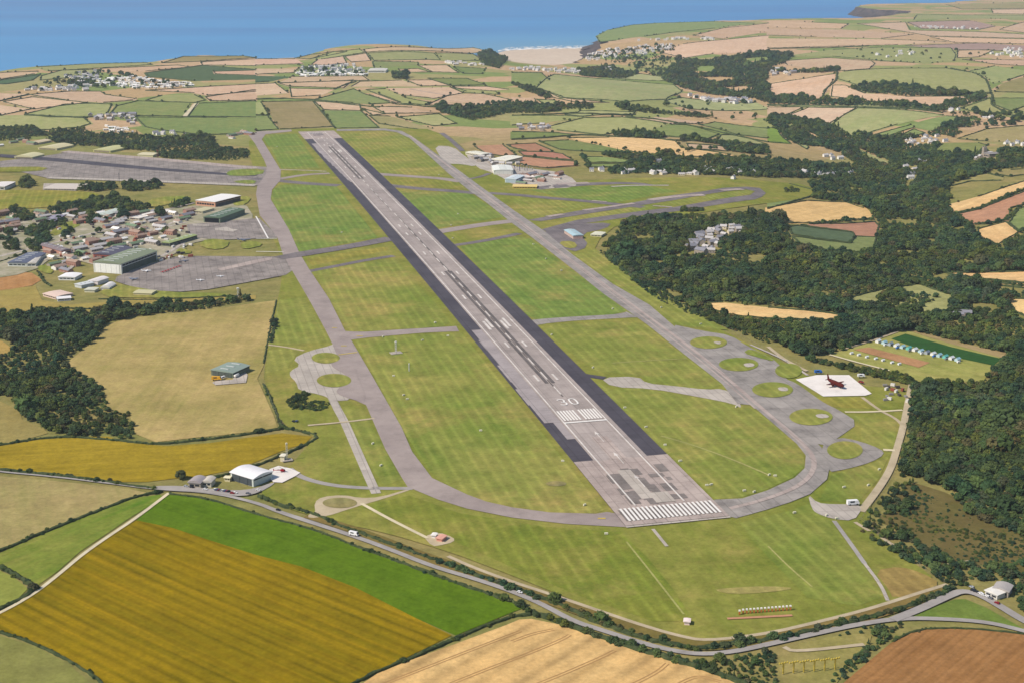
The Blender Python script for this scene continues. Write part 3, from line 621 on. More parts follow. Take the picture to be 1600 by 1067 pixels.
lane('service_road', [(481, 666), (537, 661), (585, 655)], 4, DIRT, 1.4); lane('service_road', [(452, 733), (472, 748), (520, 760), (579, 764), (645, 764)], 7, ROAD)
pv('dirt_track', [(648, 764), (600, 780), (565, 790), (540, 798), (513, 807), (482, 811), (482, 804), (493, 803), (491, 786), (503, 777), (537, 774), (562, 779), (593, 778), (641, 764)], DIRT, 1.0)
grass(oval(531, 787, 27, 8), (132, 132, 80), (170, 156, 110), dz=1.3, name='grass_island')
lane('farm_track', [(565, 788), (610, 813), (668, 842)], 3.5, LIME, 1.3)
pv('dirt_track', T('N', [(760, 405), (830, 385), (900, 410), (900, 430), (840, 445), (800, 450)]), DIRT, 1.1)
# tracks and roads
lane('farm_track', [(264, 771), (210, 812), (175, 835), (130, 866), (90, 900), (50, 931), (0, 959), (-60, 985)], 3.6, LIME, 1.0)
lane('road', [(-80, 727), (0, 738), (80, 745), (180, 757), (250, 766), (330, 770), (400, 786), (434, 800), (486, 817), (551, 838), (606, 858), (675, 886), (744, 906), (800, 925), (845, 944), (896, 972), (938, 985), (993, 1003), (1041, 1016), (1092, 1024), (1144, 1020), (1200, 1008), (1269, 992), (1338, 977), (1406, 967), (1475, 968), (1544, 973), (1600, 987), (1700, 1012)],
     [3, 3, 4, 6, 5.5, 5.5, 5.5, 5.5, 6, 6, 6], ROAD, 1.2, sm=2, res=15)
lane('road', [(1395, 970), (1440, 952), (1480, 933), (1503, 924), (1530, 930), (1565, 950), (1600, 972), (1680, 1010)], 8, ROAD, 1.4)
pv('car_park', T('R', [(0, 470), (300, 470), (480, 490), (620, 500), (850, 520), (1050, 500), (1250, 430), (1260, 450), (1100, 540), (930, 580), (700, 560), (400, 530), (150, 520), (0, 505)]), ROAD, 1.4)
o = strip('rough_verge', W([(480, 806), (560, 830), (640, 862), (720, 890), (800, 918), (862, 938), (938, 965), (1006, 988), (1060, 1002), (1103, 1010), (1200, 1000), (1300, 978), (1400, 950), (1480, 920)]), [10, 14, 16, 18, 16, 14], .95, LAND); paint(o, (150, 126, 78), (120, 112, 58), 0, 6, .2)
lane('service_road', [(1480, 914), (1389, 943), (1338, 958), (1269, 975), (1200, 991), (1103, 1003), (1058, 994), (1006, 979), (938, 956), (862, 930), (800, 910), (740, 888), (700, 870)], 4, DIRT, 1.1)
lane('service_road', [(1387, 940), (1376, 915), (1351, 882)], 3, CONC, 1.3); lane('service_road', [(1351, 882), (1325, 845), (1303, 815)], 4, ROAD, 1.3)
pv('dispersal', [(1262, 773), (1277, 787), (1300, 789), (1340, 789), (1347, 796), (1334, 815), (1300, 812), (1275, 803), (1268, 795)], CONC, 1.2)
lane('service_road', [(1425, 600), (1420, 622), (1412, 665), (1402, 700), (1392, 733), (1372, 765), (1345, 800)], 7, DIRT, 1.2)
lane('service_road', [(1320, 645), (1360, 645), (1410, 642)], 4, LIME, 1.4); lane('service_road', [(1347, 622), (1375, 643), (1400, 655), (1412, 668)], 4, DIRT, 1.3); lane('service_road', [(1380, 704), (1398, 705)], 5, LIME, 1.4)
for P in (T('P', [(395, 340), (460, 380)]), T('P', [(515, 410), (585, 455)]), T('P', [(800, 535), (920, 517)])): lane('farm_track', P, 4, DIRT, 1.2)
lane('farm_track', T('L', [(380, 297), (550, 345), (750, 395)]), 4, LIME, 1.2); lane('farm_track', T('L', [(450, 270), (650, 212), (850, 135)]), 4, DIRT, 1.2)
lane('farm_track', T('A', [(1140, 485), (1215, 405)]), 14, LIME, 1.2, sm=0); lane('road', [(700, 150), (640, 140)], 4, ROAD)
lane('service_road', [(1350, 1008), (1240, 1020), (1225, 1012)], 4, DIRT, 1.1)
pv('helipad', T('R', [(1205, 300), (1300, 265), (1420, 290), (1530, 335), (1480, 370), (1420, 400), (1340, 440), (1250, 435), (1205, 390)]), WCONC, 1.7, 0)
# base ground: yards and roads of the camp
pv('camp_yard', T('E', [(-200, 380), (150, 360), (420, 330), (700, 305), (1000, 310), (1180, 290), (1420, 250), (1560, 300), (1560, 480), (1200, 500), (1060, 600), (760, 720), (560, 640), (330, 600), (200, 700), (-200, 760)]), pave_mat('camp_ground', (118, 126, 74), (206, 192, 174), .03, .12, stain=.3), .95)
for P in ([(0, 600), (400, 500), (800, 400), (1200, 330)], [(200, 640), (500, 560), (800, 470), (1150, 390)], [(0, 430), (300, 390), (620, 340), (1000, 320), (1200, 270)], [(400, 700), (520, 600), (640, 540), (760, 470), (800, 400)], [(1000, 600), (1100, 540), (1180, 480)], [(900, 480), (1040, 400), (1240, 320)]): lane('camp_road', T('E', P), 7, CONC, 1.2)
for P in ([(880, 280), (960, 235), (1180, 225), (1160, 255), (1050, 275), (950, 300)], [(300, 450), (430, 375), (520, 400), (400, 450), (330, 480)], [(1430, 260), (1450, 230), (1560, 230), (1520, 280), (1450, 290)], [(1220, 530), (1280, 490), (1420, 500), (1400, 550), (1300, 560)], [(1080, 570), (1120, 545), (1200, 575), (1120, 590)], [(1480, 520), (1560, 500), (1640, 530), (1500, 560)],
          [(220, 660), (320, 650), (330, 710), (260, 700)], [(680, 760), (830, 790), (1000, 820), (1400, 830), (1400, 850), (900, 860), (600, 850)]): grass(T('E', P), *G2, dz=1.3, name='camp_lawn')
grass(T('E', [(-200, 200), (0, 190), (250, 190), (470, 195), (640, 215), (560, 250), (430, 280), (250, 300), (-200, 330)]), *G3, dz=1.1, name='camp_lawn')
pv('camp_yard', T('E', [(270, 150), (480, 150), (470, 195), (265, 190)]), CONC, 1.3, 0)

# ------------------------------------------------------------------ the runway and its paint (a frame of its own: s along, t across)
P0 = W([(1053, 812)])[0]; P1 = W([(493, 206.5)])[0]; U = (P1 - P0); RL = np.hypot(*U); U /= RL; NR = np.array([U[1], -U[0]])
def st(px, py): q = W([(px, py)])[0] - P0; return float(q @ U), float(q @ NR)
tl = np.mean([st(883, 665)[1], st(1003, 803)[1], st(800, 571)[1]]); tr = np.mean([st(947, 659)[1], st(1075, 793)[1], st(801, 504)[1]])
el = np.mean([st(950, 792)[1], st(466, 208)[1], st(863, 682)[1]]); er = np.mean([st(1115, 782)[1], st(521, 207)[1], st(990, 655)[1]])
tc = (tl + tr) / 2; print('RUNWAY', RL, tl, tr, el, er)
def rq(s0, s1, t0, t1): return [P0 + U * s0 + NR * t0, P0 + U * s1 + NR * t0, P0 + U * s1 + NR * t1, P0 + U * s0 + NR * t1]
runway = sheet('runway', rq(-6, RL, el, er), 1.6, DARK)
def rs_(name, s0, s1, t0, t1, dz, mat): return sheet(name, rq(s0, s1, t0, t1), dz, mat, 60, parent=runway, res=60)
rs_('centre_strip', 150, RL - 10, tl - 2.5, tr + 6, 1.9, RWY)
rs_('end_section', -6, 152, el + .2, er - .2, 1.9, RWYL); rs_('end_section', RL - 170, RL - .5, el, er, 2.0, RWYL)
rr = random.Random(5)
def jag(side, s0, s1, wmax, prof):
    s = s0; 
    while s < s1:
        L = rr.uniform(25, 70); q = (s - s0) / (s1 - s0); wd = wmax * np.interp(q, [0, .15, .8, 1], prof) * rr.uniform(.8, 1.1)
        if wd > 1:
            a, b = (tl - 2.5 - wd, tl - 2.5) if side < 0 else (tr + 6, tr + 6 + wd)
            rs_('shoulder_patch', s, min(s + L, s1), a, b, 1.85, RWYP)
        s += L
RWYP = pave_mat('worn_shoulder', (160, 150, 150), (192, 182, 180), .02, .2, 40)
jag(-1, 215, 640, abs(el - tl) - 5, [.45, 1., .95, .5]); jag(-1, RL - 900, RL - 260, 16, [.2, .5, .8, 1.]); 
DP = pave_mat('dark_patch_tar', (112, 105, 102), (158, 148, 142), .06, .35, stain=.5)
for i in range(26):
    s = rr.uniform(34, 108); a = rr.uniform(7, 22); t = rr.uniform(el + 18, er - 22); b = rr.uniform(5, 15)
    rs_('dark_patch', s, s + a, t, t + b, 2.02 + i * .003, DP)
rs_('pale_patch', 48, 120, tc - 12, tc + 1, 2.15, CONC); rs_('pale_patch', 36, 60, tc - 2, tc + 16, 2.2, CONC); rs_('pale_patch', 150, 215, tc - 8, tc + 8, 2.1, RWYL)
for s in (60, 100): rs_('dark_patch', RL - s, RL - s + 22, tl - 12 + s * .2, tr - 10, 2.1, DARKT)
def dark_streak(t, s0, s1, wd):
    rs_('tyre_mark', s0, s1, t - wd / 2, t + wd / 2, 2.15, RUB)
s_a = st(711, 440)[0]; s_b = st(865, 605)[0]
for t, wd in ((-4, 4.2), (3.5, 4.2)): dark_streak(tc + t, s_b + 10, s_a + 60, wd); dark_streak(tc + t, RL - 860, RL - 330, wd)
dark_streak(tc, s_b - 40, s_a + 60, 1.6); dark_streak(tc + 1, s_a, s_a + 420, 2.4)
for s, L in ((RL * .35, 200), (RL * .46, 160), (RL * .55, 220)): dark_streak(tc + rr.uniform(-3, 3), s, s + L, 1.2)
def mark(name, s0, s1, t0, t1, mat=None): return rs_(name, s0, s1, t0, t1, 2.45, mat or PAINT)
for t in (tl, tr): mark('edge_line', 34, RL - 20, t - .8, t + .8)
s_th = (st(883, 665)[0] + st(947, 659)[0]) / 2; mark('threshold_bar', s_th, s_th + 3.4, tl, tr, WHITE)
for k in range(6):
    for sg in (-1, 1):
        t = tc + sg * (3.2 + k * 3.3); mark('threshold_stripe', s_th + 8, s_th + 40, t - 1, t + 1, WHITE)
rs_('dark_patch', 3, 28, el + 4, er - 5, 2.2, DP)
wq = (er - el - 8) / 22
for k in range(22):
    t = el + 5 + (k + .5) * wq; mark('end_stripe', 2, 30, t - wq * .27, t + wq * .27, WHITE)
for k in range(11):   # far end
    t = tl + 2 + k * (tr - tl - 4) / 10; mark('threshold_stripe', RL - 56, RL - 34, t - .9, t + .9)
s0 = s_th + 58     # the digits 3 and 0, read on approach
def seg(name, a): 
    for (x0, x1, y0, y1) in a: mark(name, s0 + y0, s0 + y1, tc + x0, tc + x1, WHITE)
def stroke(name, pts, wd=1.8): strip(name, [P0 + U * (s0 + y) + NR * (tc + x) for x, y in pts], wd, 2.45, WHITE, parent=runway, sm=1, res=3)
stroke('digit_three', [(-9.8, 17.6), (-8.2, 19.8), (-4.6, 19.8), (-2.9, 17.4), (-2.9, 13), (-4.6, 10.6), (-7.4, 10.2)], 1.9)
stroke('digit_three', [(-6, 10.2), (-4.4, 9.8), (-2.7, 7.6), (-2.7, 3), (-4.6, .6), (-8.4, .6), (-10, 2.8)], 1.9)
stroke('digit_zero', [(4.9, 19.8), (2.6, 17), (2.4, 3.6), (4.6, .6), (7.8, .6), (9.8, 3.6), (9.8, 17), (7.6, 19.8), (4.7, 19.8)], 1.9)
s = s_th + 95
while s < RL - 140: mark('centre_dash', s, s + 30, tc - .8, tc + .8); s += 57
pr = [st(*p) for p in T('K', [(65, 235), (150, 450)])] + [st(*p) for p in T('F', [(1425, 1025), (1235, 825), (1110, 695), (1000, 575)])]
base = st(*T('K', [(208, 445)])[0])[0]; aim = st(775, 509)[0]
for s in (base, st(806, 541)[0], aim + 150, aim + 300, aim + 450, aim + 610, RL * .49, RL - 830, RL - 690, RL - 550, RL - 300, RL - 170):
    for sg in (-1, 1): mark('touchdown_bar', s - 12, s + 12, tc + sg * 11 - 1.3, tc + sg * 11 + 1.3)
for s in (aim, RL - 420):
    for sg in (-1, 1):
        for e in (-2.6, 2.6): mark('aiming_block', s - 22 + e * 2, s + 22 + e * 2, tc + sg * 11.5 + e - 1.7, tc + sg * 11.5 + e + 1.7)
for px, py in (T('K', [(535, 800)])[0], T('K', [(650, 932)])[0], T('O', [(570, 150)])[0]):
    s, _ = st(px, py); s -= 6; mark('arrow_shaft', s - 14, s + 8, tc - .5, tc + .5)
    A = [P0 + U * (s + 8) + NR * (tc - 2.2), P0 + U * (s + 18) + NR * tc, P0 + U * (s + 8) + NR * (tc + 2.2)]
    link('arrow_head', mesh('arrow_head', [(p[0], p[1], float(H(*p)) + 2.45) for p in A], [(0, 2, 1)]), PAINT, runway)
lane('runway_lead_line', [(1020, 828), (1042, 855)], 3, CONC, 1.4, sm=0)
rs_('end_kerb', -9.5, -6.3, el, er, 1.7, CONC); lane('taxiway', [(905, 586), (925, 589), (945, 592)], 11, DARK, 1.25)
for P in (T('F', [(0, 355), (75, 490)]), T('F', [(0, 492), (130, 492)]), T('F', [(0, 572), (170, 575)])): lane('painted_line', P, 2.5, WHITE, 1.6, sm=0)
for P in (T('J', [(130, 290), (620, 285)]),): pass
for P in (T('O', [(390, 325), (425, 325)]), T('J', [(470, 135), (500, 135)]), T('J', [(525, 245), (560, 245)]), T('J', [(620, 185), (660, 185)]), T('J', [(510, 300), (625, 285)])): lane('painted_line', P, 2.2, YEL, 1.6, sm=0)
pv('apron_strip', T('E', [(1340, 680), (1581, 622), (1680, 605), (1680, 622), (1560, 650), (1370, 690)]), RWYL, 1.4, 0)
pv('pale_slab', T('E', [(1190, 400), (1290, 405), (1290, 415), (1190, 412)]), CONC, 1.4, 0); pv('pale_slab', T('E', [(1325, 430), (1400, 418), (1430, 432), (1470, 435), (1440, 450), (1330, 438)]), CONC, 1.4, 0)
grass(oval(869, 757, 16, 4), (150, 142, 104), (130, 130, 86), dz=1.3, name='worn_patch')
for c in ((1155, 922, 40, 6), (1190, 912, 20, 4), (1362, 905, 14, 6)): pass
grass(T('P', [(480, 560), (600, 540), (700, 570), (790, 620), (700, 650), (570, 690), (545, 640)]), (146, 122, 74), (166, 146, 84), dz=1.0, name='rough_grass')
grass(T('O', [(915, 650), (960, 640), (1163, 630), (1300, 640), (1163, 660), (1000, 668)]), (178, 160, 104), (150, 150, 78), dz=1.1, name='worn_patch')
tram = pave_mat('tramline_soil', (176, 136, 88), (196, 152, 100), .1, .4)
for P in (T('O', [(-420, 1130), (-150, 1020), (100, 925), (230, 870), (262, 850)]), T('O', [(-60, 1140), (180, 1050), (400, 955), (468, 920)]), T('O', [(300, 1150), (520, 1090), (660, 1020), (705, 980)]), T('O', [(-700, 1120), (-420, 1010), (-150, 905), (40, 832)]), T('O', [(640, 1140), (780, 1060), (850, 1035), (945, 1062)]), T('O', [(0, 880), (90, 845), (190, 825)])):
    for e in (-1.3, 1.3):
        q = smooth(W(P), 2, False); Tn = np.gradient(q, axis=0); Tn /= np.hypot(Tn[:, 0], Tn[:, 1])[:, None]; strip('tramline', q + np.stack([-Tn[:, 1], Tn[:, 0]], 1) * e, .8, .65, tram, sm=0)
grass([(1160, 553), (1172, 546), (1198, 557), (1212, 567), (1188, 561)], *G2, dz=1.6)
# pale wheel tracks and mowing edges across the grass
for P, wd in ((T('K', [(920, 800), (1100, 850), (1350, 940), (1581, 1040)]), 2.5), (T('K', [(620, 350), (800, 338), (1080, 322)]), 2), (T('F', [(120, 208), (280, 210)]), 2.5), (T('F', [(190, 430), (330, 428), (470, 430)]), 2), (T('F', [(325, 422), (395, 422)]), 5), (T('O', [(520, 430), (640, 580), (780, 760)]), 1.6), (T('P', [(0, 450), (100, 550), (200, 635)]), 1.5)):
    o = strip('wheel_track', W(P), wd, 1.35, LAND); paint(o, (184, 178, 116), (160, 164, 92), 0, 6, .2)

# ------------------------------------------------------------------ trees
def leaf_mat(name, cols, rough=.9):
    m, nt, b = newmat(name, rough); oi = N_(nt, 'ShaderNodeObjectInfo'); tc_ = N_(nt, 'ShaderNodeTexCoord').outputs['Object']
    cr = N_(nt, 'ShaderNodeValToRGB'); nt.links.new(oi.outputs['Random'], cr.inputs[0])
    while len(cr.color_ramp.elements) < len(cols): cr.color_ramp.elements.new(.5)
    for i, c in enumerate(cols): cr.color_ramp.elements[i].position = i / (len(cols) - 1); cr.color_ramp.elements[i].color = (*c, 1)
    gp = N_(nt, 'ShaderNodeNewGeometry').outputs['Position']
    k = math_(nt, 'MULTIPLY', math_(nt, 'MULTIPLY_ADD', noise(nt, tc_, .55, 3, .7), 1.5, .4), math_(nt, 'MULTIPLY_ADD', ramp(nt, noise(nt, gp, .02, 4, .6), .3, .7), .8, .6))
    vm = N_(nt, 'ShaderNodeVectorMath', operation='SCALE'); nt.links.new(cr.outputs[0], vm.inputs[0]); nt.links.new(k, vm.inputs['Scale'])
    tn = mixc(nt, ramp(nt, noise(nt, gp, .008, 5, .65), .35, .65), (.8, 1.0, 1.25), (1.45, 1.2, .85)); nt.links.new(mixc(nt, 1.0, vm.outputs[0], tn, 'MULTIPLY'), b.inputs['Base Color']); b.inputs['Specular IOR Level'].default_value = .1
    return m
LEAF = leaf_mat('foliage', [(.036, .064, .022), (.022, .044, .020), (.056, .080, .022), (.018, .036, .022), (.074, .096, .026), (.030, .054, .026), (.062, .058, .028)])
BARK = plain('bark', (92, 78, 62), .9)
ICO = bmesh.new(); bmesh.ops.create_icosphere(ICO, subdivisions=1, radius=1); IV = np.array([v.co[:] for v in ICO.verts]); IF = [[v.index for v in f.verts] for f in ICO.faces]; ICO.free()
def tree_mesh(name, R, Ht, seed, conic=False):
    r = np.random.default_rng(seed); V = []; Fc = []; MI = []
    def tube(a, b, ra_, rb_, n=5):
        a = np.array(a, float); b = np.array(b, float); d = b - a; d /= np.linalg.norm(d); x = np.cross(d, (0, 1, .3)); x /= np.linalg.norm(x); y = np.cross(d, x); k = len(V)
        for p, q in ((a, ra_), (b, rb_)):
            for i in range(n): V.append(p + q * (x * math.cos(i * 2 * math.pi / n) + y * math.sin(i * 2 * math.pi / n)))
        for i in range(n): Fc.append((k + i, k + (i + 1) % n, k + n + (i + 1) % n, k + n + i)); MI.append(1)
    tube((0, 0, -1), (0, 0, Ht * .6), .4, .2)
    for i in range(4):
        an = i * 1.6 + r.random(); tube((0, 0, Ht * (.3 + .06 * i)), (R * .55 * math.cos(an), R * .55 * math.sin(an), Ht * .62), .2, .07, 4)
    for i in range(34):
        an = r.random() * 6.283; u = r.random() ** .5; z = r.random()
        if conic: rad = R * (1 - z) * (.35 + .65 * u); zz = Ht * (.15 + .83 * z); s = R * (.42 - .22 * z)
        else:
            ph = math.acos(1 - 1.25 * z); rad = R * .74 * math.sin(min(ph, 1.6)) * (.75 + .35 * u); zz = Ht * .46 + (Ht * .42) * math.cos(ph) * (.8 + .3 * r.random()); s = R * (.24 + .16 * r.random())
        c = np.array([rad * math.cos(an), rad * math.sin(an), zz]); k = len(V)
        for q in IV: V.append(c + q * np.array([s, s, s * .8]) * (1 + .35 * r.normal()))
        for f in IF: Fc.append(tuple(k + t for t in f)); MI.append(0)
    for i in range(110):
        an = r.random() * 6.283; ph = r.random() * 1.7; z = Ht * .5 + Ht * .5 * math.cos(ph); rad = R * 1.02 * math.sin(min(1.57, ph)) * (1 if not conic else (1.05 - z / Ht))
        c = np.array([rad * math.cos(an), rad * math.sin(an), z]); k = len(V)
        for q in r.normal(size=(3, 3)) * .45: V.append(c + q)
        Fc.append((k, k + 1, k + 2)); MI.append(0)
    me = mesh(name, V, Fc, MI); me.materials.append(LEAF); me.materials.append(BARK); return me
TM = [tree_mesh('tree', 5.0, 8.5, 1), tree_mesh('tree', 4.4, 8.0, 2), tree_mesh('tree', 5.6, 9.6, 3), tree_mesh('tree', 4.0, 7.0, 4), tree_mesh('tree', 5.0, 7.6, 5), tree_mesh('conifer', 3.0, 12.0, 6, True)]
kinds = bpy.data.collections.new('tree_kinds'); sc.collection.children.link(kinds)
ALLT = []   # x, y, scale, wood index
WOODS = []
def wood(label, polys, sp=7.5, clear=(), scl=1.0, jit_=.45):
    wi = len(WOODS); WOODS.append(label); cl = [W(c) for c in clear]
    for poly in polys:
        P = W(poly); x0, y0 = P.min(0); x1, y1 = P.max(0)
        X, Y = np.meshgrid(np.arange(x0, x1, sp), np.arange(y0, y1, sp)); X = X.ravel(); Y = Y.ravel()
        X = X + rng.normal(size=len(X)) * sp * jit_ * .6; Y = Y + rng.normal(size=len(Y)) * sp * jit_ * .6
        G = np.stack([X, Y], 1); k = inside(G, P)
        for c in cl: k &= ~inside(G, c)
        if sp > 7.9 and sp < 9: k &= (np.sin(G[:, 0] * .043 + 1.3) * np.sin(G[:, 1] * .031 + .4) + .35 * np.sin(G[:, 0] * .011) < .93)      # small glades
        G = G[k]
        big = .82 + .3 * np.sin(G[:, 0] * .021 + wi) * np.sin(G[:, 1] * .017 + 2 * wi)
        for (x, y), b_, r_ in zip(G, big, rng.normal(size=len(G))): ALLT.append((x, y, scl * b_ * (1 + .30 * max(-1.3, r_) + (.7 if rng.random() < .04 else 0)), wi))
clearW = T('L', [(850, 140), (1500, 290), (1430, 360), (1380, 380), (1330, 460), (930, 460), (750, 400), (380, 300), (450, 270), (650, 215)])
c_gl = T('H', [(490, 900), (520, 850), (740, 795), (930, 770), (1100, 830), (1140, 860), (1120, 950), (1000, 960), (840, 930), (700, 890)])
c_wh = T('H', [(-430, 885), (-277, 878), (0, 906), (355, 940), (530, 970), (395, 1006), (79, 998), (-198, 978), (-340, 950)])
c_hm = T('G', [(1090, 575), (1120, 490), (1210, 430), (1380, 410), (1450, 460), (1320, 500), (1270, 590), (1180, 600), (960, 610), (960, 590)])
c_hut = T('H', [(200, 590), (250, 570), (395, 620), (385, 645), (280, 630)])
wood('the dense wood along the airfield fence', [[(1425, 607), (1440, 597), (1536, 598), (1556, 574), (1584, 556), (1700, 536), (1820, 540), (1820, 850), (1700, 830), (1600, 812), (1544, 794), (1475, 760), (1420, 744), (1402, 745), (1415, 700)]], 6.1, scl=1.0)
wood('the left wood between khaki fields', [[(-60, 491), (20, 489), (100, 491), (140, 497), (150, 487), (200, 481), (300, 475), (380, 468), (392, 470), (320, 484), (200, 497), (160, 506), (149, 530), (101, 566), (109, 581), (134, 591), (164, 611), (167, 634), (174, 644), (202, 645), (210, 676), (200, 688), (165, 680), (120, 682), (75, 674), (35, 650), (20, 625), (5, 618), (-60, 603), (-60, 562), (0, 558), (22, 550), (20, 540), (5, 531), (-60, 530)]], 7.2, scl=.92)
wood('the scrub belt around the cleared slope', [[(1327, 817), (1345, 812), (1395, 760), (1425, 750), (1432, 770), (1420, 800), (1400, 815), (1420, 835), (1455, 860), (1490, 878), (1540, 884), (1600, 880), (1700, 880), (1700, 975), (1600, 958), (1570, 935), (1530, 905), (1505, 918), (1480, 914), (1440, 890), (1385, 860)], [(1475, 762), (1544, 796), (1600, 815), (1700, 830), (1700, 850), (1590, 835), (1500, 800)]], 6.5, scl=.7, clear=(T('P', [(900, 600), (1040, 610), (1120, 680), (1180, 740), (1100, 720), (950, 690)]), T('P', [(390, 335), (470, 372), (465, 388), (380, 348)]), T('P', [(505, 405), (590, 448), (585, 462), (500, 418)])))
wood('the belt between the dispersals and the hut field', [[(1258, 560), (1334, 572), (1390, 581), (1433, 597), (1428, 604), (1377, 592), (1314, 577), (1263, 565)]], 4.6, scl=.7)
wood('the big wood right of the curved taxiway', [[(934, 394), (957, 371), (977, 349), (1015, 340), (1068, 338), (1129, 338), (1200, 340), (1228, 342), (1234, 377), (1276, 392), (1362, 399), (1420, 400), (1600, 405), (1700, 405), (1700, 424), (1600, 425), (1470, 427), (1470, 431), (1520, 441), (1600, 452), (1700, 458), (1700, 468), (1575, 468), (1580, 490), (1600, 502), (1700, 515), (1700, 560), (1580, 555), (1500, 535), (1415, 515), (1360, 533), (1320, 548), (1290, 557), (1250, 556), (1180, 520), (1120, 500), (1095, 486), (1060, 472), (1015, 450), (977, 427)]],
     8.2, clear=(c_gl, c_wh, c_hm, c_hut, clearW, T('G', [(1440, 590), (1580, 590), (1580, 660), (1470, 640)]), T('G', [(1450, 780), (1500, 770), (1510, 820), (1450, 830)]), T('H', [(330, 815), (390, 815), (390, 840), (330, 850)]), T('H', [(80, 840), (140, 830), (140, 860), (90, 865)])), scl=1.1)
wood('the wooded valley at right', [[(1273, 300), (1262, 285), (1330, 276), (1335, 255), (1300, 235), (1240, 225), (1215, 205), (1200, 192), (1205, 180), (1230, 183), (1270, 190), (1300, 200), (1330, 213), (1345, 207), (1360, 212), (1375, 220), (1400, 215), (1440, 214), (1480, 195), (1500, 185), (1530, 190), (1500, 210), (1470, 225), (1455, 240), (1500, 243), (1600, 240), (1700, 245), (1700, 262), (1560, 265), (1480, 290), (1485, 320), (1486, 337), (1515, 352), (1525, 372), (1560, 386), (1600, 362), (1700, 350), (1700, 405), (1600, 405), (1420, 400), (1362, 399), (1375, 371), (1372, 346), (1352, 323), (1314, 315), (1263, 311)]],
     8.5, clear=(T('D', [(460, 905), (560, 915), (770, 1005), (740, 1030), (560, 950)]), T('D', [(340, 940), (460, 940), (470, 1000), (340, 1000)]), T('D', [(200, 790), (320, 850), (300, 860), (230, 815)]), T('H', [(830, 170), (900, 90), (930, 100), (850, 200)]), T('D', [(800, 870), (1100, 840), (1130, 890), (900, 910)]), T('H', [(830, 40), (920, 40), (920, 75), (830, 75)]), T('D', [(1250, 990), (1420, 930), (1420, 1010), (1270, 1010)])), scl=1.1)
wood('the far wooded hillside beyond the valley', [[(1033, 125), (1060, 97), (1115, 95), (1200, 84), (1240, 86), (1225, 100), (1200, 107), (1230, 113), (1310, 110), (1310, 113), (1270, 115), (1200, 112), (1198, 135), (1205, 150), (1290, 157), (1460, 168), (1490, 158), (1530, 150), (1545, 152), (1500, 168), (1470, 176), (1350, 166), (1200, 163), (1180, 155), (1120, 150), (1070, 140)], T('D', [(490, 545), (800, 525), (940, 535), (1050, 578), (1380, 583), (1100, 600), (850, 598), (600, 575)])], 13, clear=([(1082, 104), (1118, 104), (1112, 117), (1085, 117)], [(1070, 122), (1130, 121), (1190, 128), (1120, 131)], [(1100, 138), (1160, 136), (1190, 143), (1140, 145)], [(1160, 92), (1210, 90), (1200, 97), (1170, 100)]), scl=1.5)
wood('the wood strip in the side valley beyond the runway', [[(680, 168), (740, 165), (800, 160), (850, 164), (925, 163), (925, 171), (880, 172), (850, 178), (790, 178), (740, 190), (700, 180)], [(953, 208), (980, 206), (1035, 212), (1040, 218), (1000, 217), (955, 213)], T('C', [(630, 420), (800, 435), (1180, 480), (1200, 500), (900, 470), (700, 450)]), T('B', [(1370, 95), (1450, 80), (1560, 125), (1500, 190), (1400, 165)]), T('C', [(0, 285), (120, 300), (250, 370), (200, 375), (60, 320)]), T('C', [(400, 195), (580, 175), (780, 220), (700, 250), (430, 235)])], 11, scl=1.2)
wood('the tree belt behind the row of white houses', [[(905, 240), (925, 262), (960, 265), (995, 250), (1035, 243), (1075, 250), (1200, 248), (1330, 262), (1330, 276), (1250, 279), (1180, 278), (1100, 274), (1000, 272), (930, 273), (915, 262)], T('C', [(1280, 650), (1581, 670), (1581, 720), (1400, 710), (1310, 690)]), T('C', [(1050, 610), (1250, 640), (1581, 690), (1581, 700), (1250, 655), (1030, 630)]), T('C', [(555, 708), (850, 705), (860, 750), (700, 755), (560, 725)]), T('C', [(900, 700), (990, 700), (1000, 740), (930, 745)])], 9, scl=1.05, clear=(T('C', [(480, 800), (600, 800), (600, 840), (480, 840)]), T('C', [(860, 760), (940, 760), (930, 800), (860, 800)])))
wood('the low wood beyond the old cross runway', [T('A', [(270, 620), (600, 592), (850, 595), (1000, 620), (1200, 612), (1300, 602), (1350, 680), (1530, 700), (1550, 740), (1400, 760), (1000, 745), (940, 700), (740, 690), (560, 668), (400, 668)]), T('A', [(-200, 550), (210, 550), (250, 590), (500, 560), (560, 580), (560, 595), (200, 612), (180, 635), (-200, 640)])], 10, scl=.9)
wood('the tree belts among the camp buildings', [T('E', p) for p in ([(105, 172), (125, 140), (200, 133), (215, 165), (180, 182)], [(470, 188), (500, 150), (600, 145), (720, 152), (725, 185), (600, 198), (480, 197)], [(20, 320), (90, 300), (240, 330), (230, 370), (110, 385), (60, 360)], [(290, 300), (400, 280), (620, 250), (700, 215), (740, 240), (860, 280), (930, 300), (900, 325), (700, 300), (560, 330), (500, 350), (330, 350)],
     [(1050, 285), (1170, 258), (1180, 275), (1060, 308)], [(500, 365), (560, 350), (610, 375), (580, 400), (520, 400)], [(130, 450), (200, 415), (400, 370), (415, 390), (300, 450), (220, 485), (140, 465)], [(10, 530), (60, 495), (120, 520), (110, 560), (40, 568)], [(175, 530), (290, 460), (310, 500), (240, 575), (190, 570)], [(380, 460), (440, 430), (470, 450), (400, 490)], [(50, 435), (90, 430), (95, 470), (55, 475)], [(740, 145), (1000, 155), (990, 180), (850, 200), (760, 190)], [(740, 310), (800, 310), (800, 340), (740, 340)])], 8, scl=.95)
